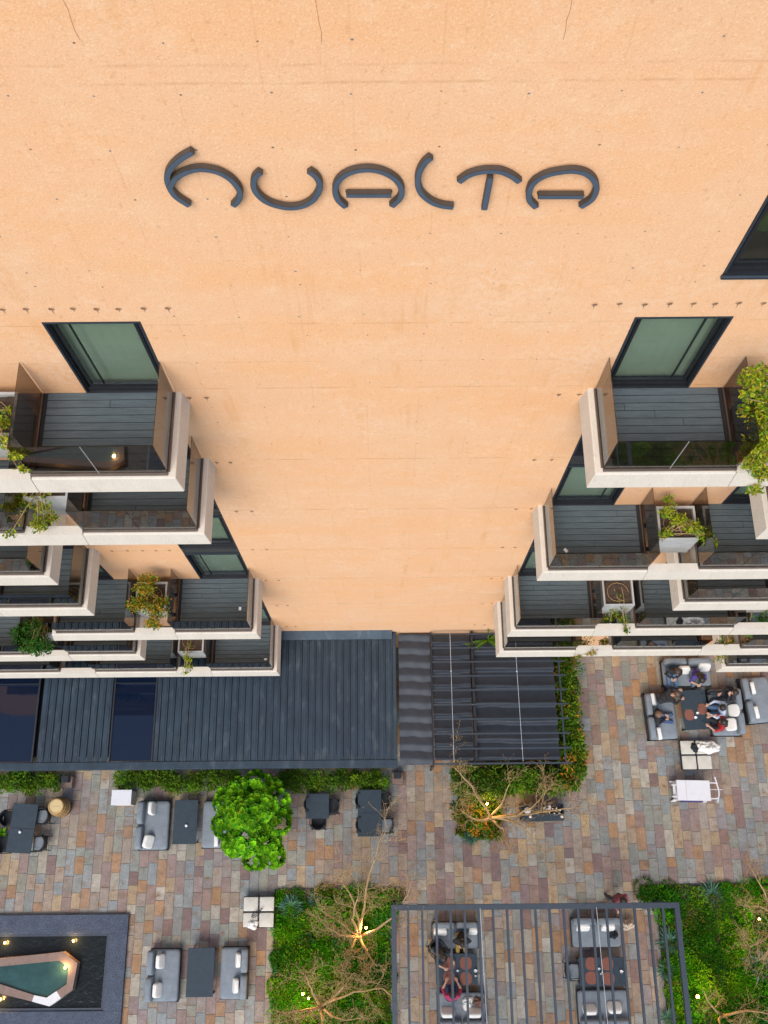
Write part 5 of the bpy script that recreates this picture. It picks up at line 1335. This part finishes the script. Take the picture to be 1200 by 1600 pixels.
    for i in range(mrows+1):
        th = math.pi*.66*i/mrows; row = []
        for k in range(n):
            ph = 2*math.pi*k/n; fr = math.cos(ph)
            t2 = th*(1 if fr < .2 else 1-.42*(fr-.2)/.8); r_ = .116 + .006*math.sin(ph*5+i) + random.uniform(-.002, .002)
            v = u*math.cos(t2)*r_*.98 + (hf*math.cos(ph) + hs*math.sin(ph))*math.sin(t2)*r_
            row.append(h.vert(c+v))
        if i == 0: first_ = row
        else:
            for k in range(n): h.face((prev[k], row[k], row[(k+1) % n], prev[(k+1) % n]))
        prev = row
    if longhair:
        b0 = c-hf*.06-u*.02
        for o_ in (-.06, -.02, .02, .06): h.tube([b0+hs*o_, b0+hs*o_*1.2-hf*.05-u*.13, b0+hs*o_*1.1-hf*.06-u*.30], [.05, .055, .025], 8)
    h.build('hair', cmat('hair_' + key(hair), hair, .5), root, smooth=True)
    e = MB()
    for p in eyes: e.ball(p, .011, 8, 6)
    e.build('eyes', M['rattan'], root)
    scale *= 1.10
    if scale != 1: root.scale = (scale,)*3
    return root
def sit(px, py, z=.75): p = at(px, py, z); return Vector((p.x, p.y, 0))
BLK = (.018, .018, .02); JEAN = (.06, .13, .24); DJ = (.035, .06, .12)
person('person in black jacket and light blue jeans on the sofa under the balcony', sit(1051, 1048), dn, BLK, (.10, .19, .32), lean=8, hands='lap', hair=(.05, .028, .018), nod=15)
person('person in purple top leaning forward on the sofa under the balcony', sit(1087, 1048), dn+.1, (.07, .035, .22), (.12, .16, .19), shoes=(.5, .5, .5), lean=32, hands='knees', sleeve=False, longhair=True)
person('person in black with head bowed at the top of the left sofa', sit(1033, 1090), rt+.15, BLK, (.03, .03, .035), lean=38, hands='table', hair=(.09, .05, .03))
person('person in black shirt and blue jeans at the lower left sofa', sit(1028, 1120), rt-.05, BLK, (.04, .075, .16), shoes=(.55, .53, .5), lean=-12, hands='lap', hair=(.16, .09, .055), knee=.50)
person('person in black jacket at the top of the right sofa', sit(1139, 1086), lf+.05, (.022, .022, .027), (.028, .032, .04), lean=-4, hands='face', hair=(.03, .018, .014), knee=.52)
person('person in pale blue shirt in the middle of the right sofa', sit(1130, 1109), lf, (.50, .58, .72), JEAN, lean=14, hands='table')
person('person in red top and red shoes at the lower right sofa', sit(1129, 1133), lf-.25, (.38, .025, .03), BLK, shoes=(.42, .03, .06), lean=10, hands='table', sleeve=False, longhair=True)
person('person in black jacket and yellow trousers under the pergola', sit(721, 1462), dn, BLK, (.33, .21, .045), lean=14, hands='lap', knee=.46)
person('person with long hair in black beside the left pergola table', sit(683, 1482) + Vector((-.02, 0, 0)), rt-.9, BLK, (.06, .08, .10), lean=24, hands='table', longhair=True, sleeve=False, hair=(.025, .02, .018))
chair('black armchair holding the long haired person in black', sit(683, 1482).x, sit(683, 1482).y, rt-.9)
person('person in pink top facing the left pergola table', sit(706, 1560), up_, (.36, .03, .10), (.03, .04, .09), lean=12, hands='table', sleeve=False)
q_ = at(967, 1404, 1.3)
person('person in maroon top standing by the pergola beam', Vector((q_.x, q_.y, 0)), dn+.6, (.22, .06, .075), (.05, .04, .05), stand=True, lean=3, hands='bag')

# small scraps left on the decks
for lb_, px, py, k in (('white scrap of paper on the fifth left balcony deck', 375, 951, 4), ('white scrap of paper on the lowest left balcony deck', 415, 1030, 6), ('white scrap of paper on the third right balcony deck', 884, 860, 2)):
    p = at(px, py, FL[k]+.025); o = empty('paper_scrap', (p.x, p.y, FL[k]+.025), random.uniform(0, 3)); tag(o, lb_, 'paper'); q = MB()
    q.poly([(-.05, -.035, .002), (.05, -.035, .004), (.05, 0, .012), (-.05, 0, .010)]); q.poly([(-.05, 0, .010), (.05, 0, .012), (.05, .035, .004), (-.05, .035, .002)]); q.build('sheet', M['china'], o)
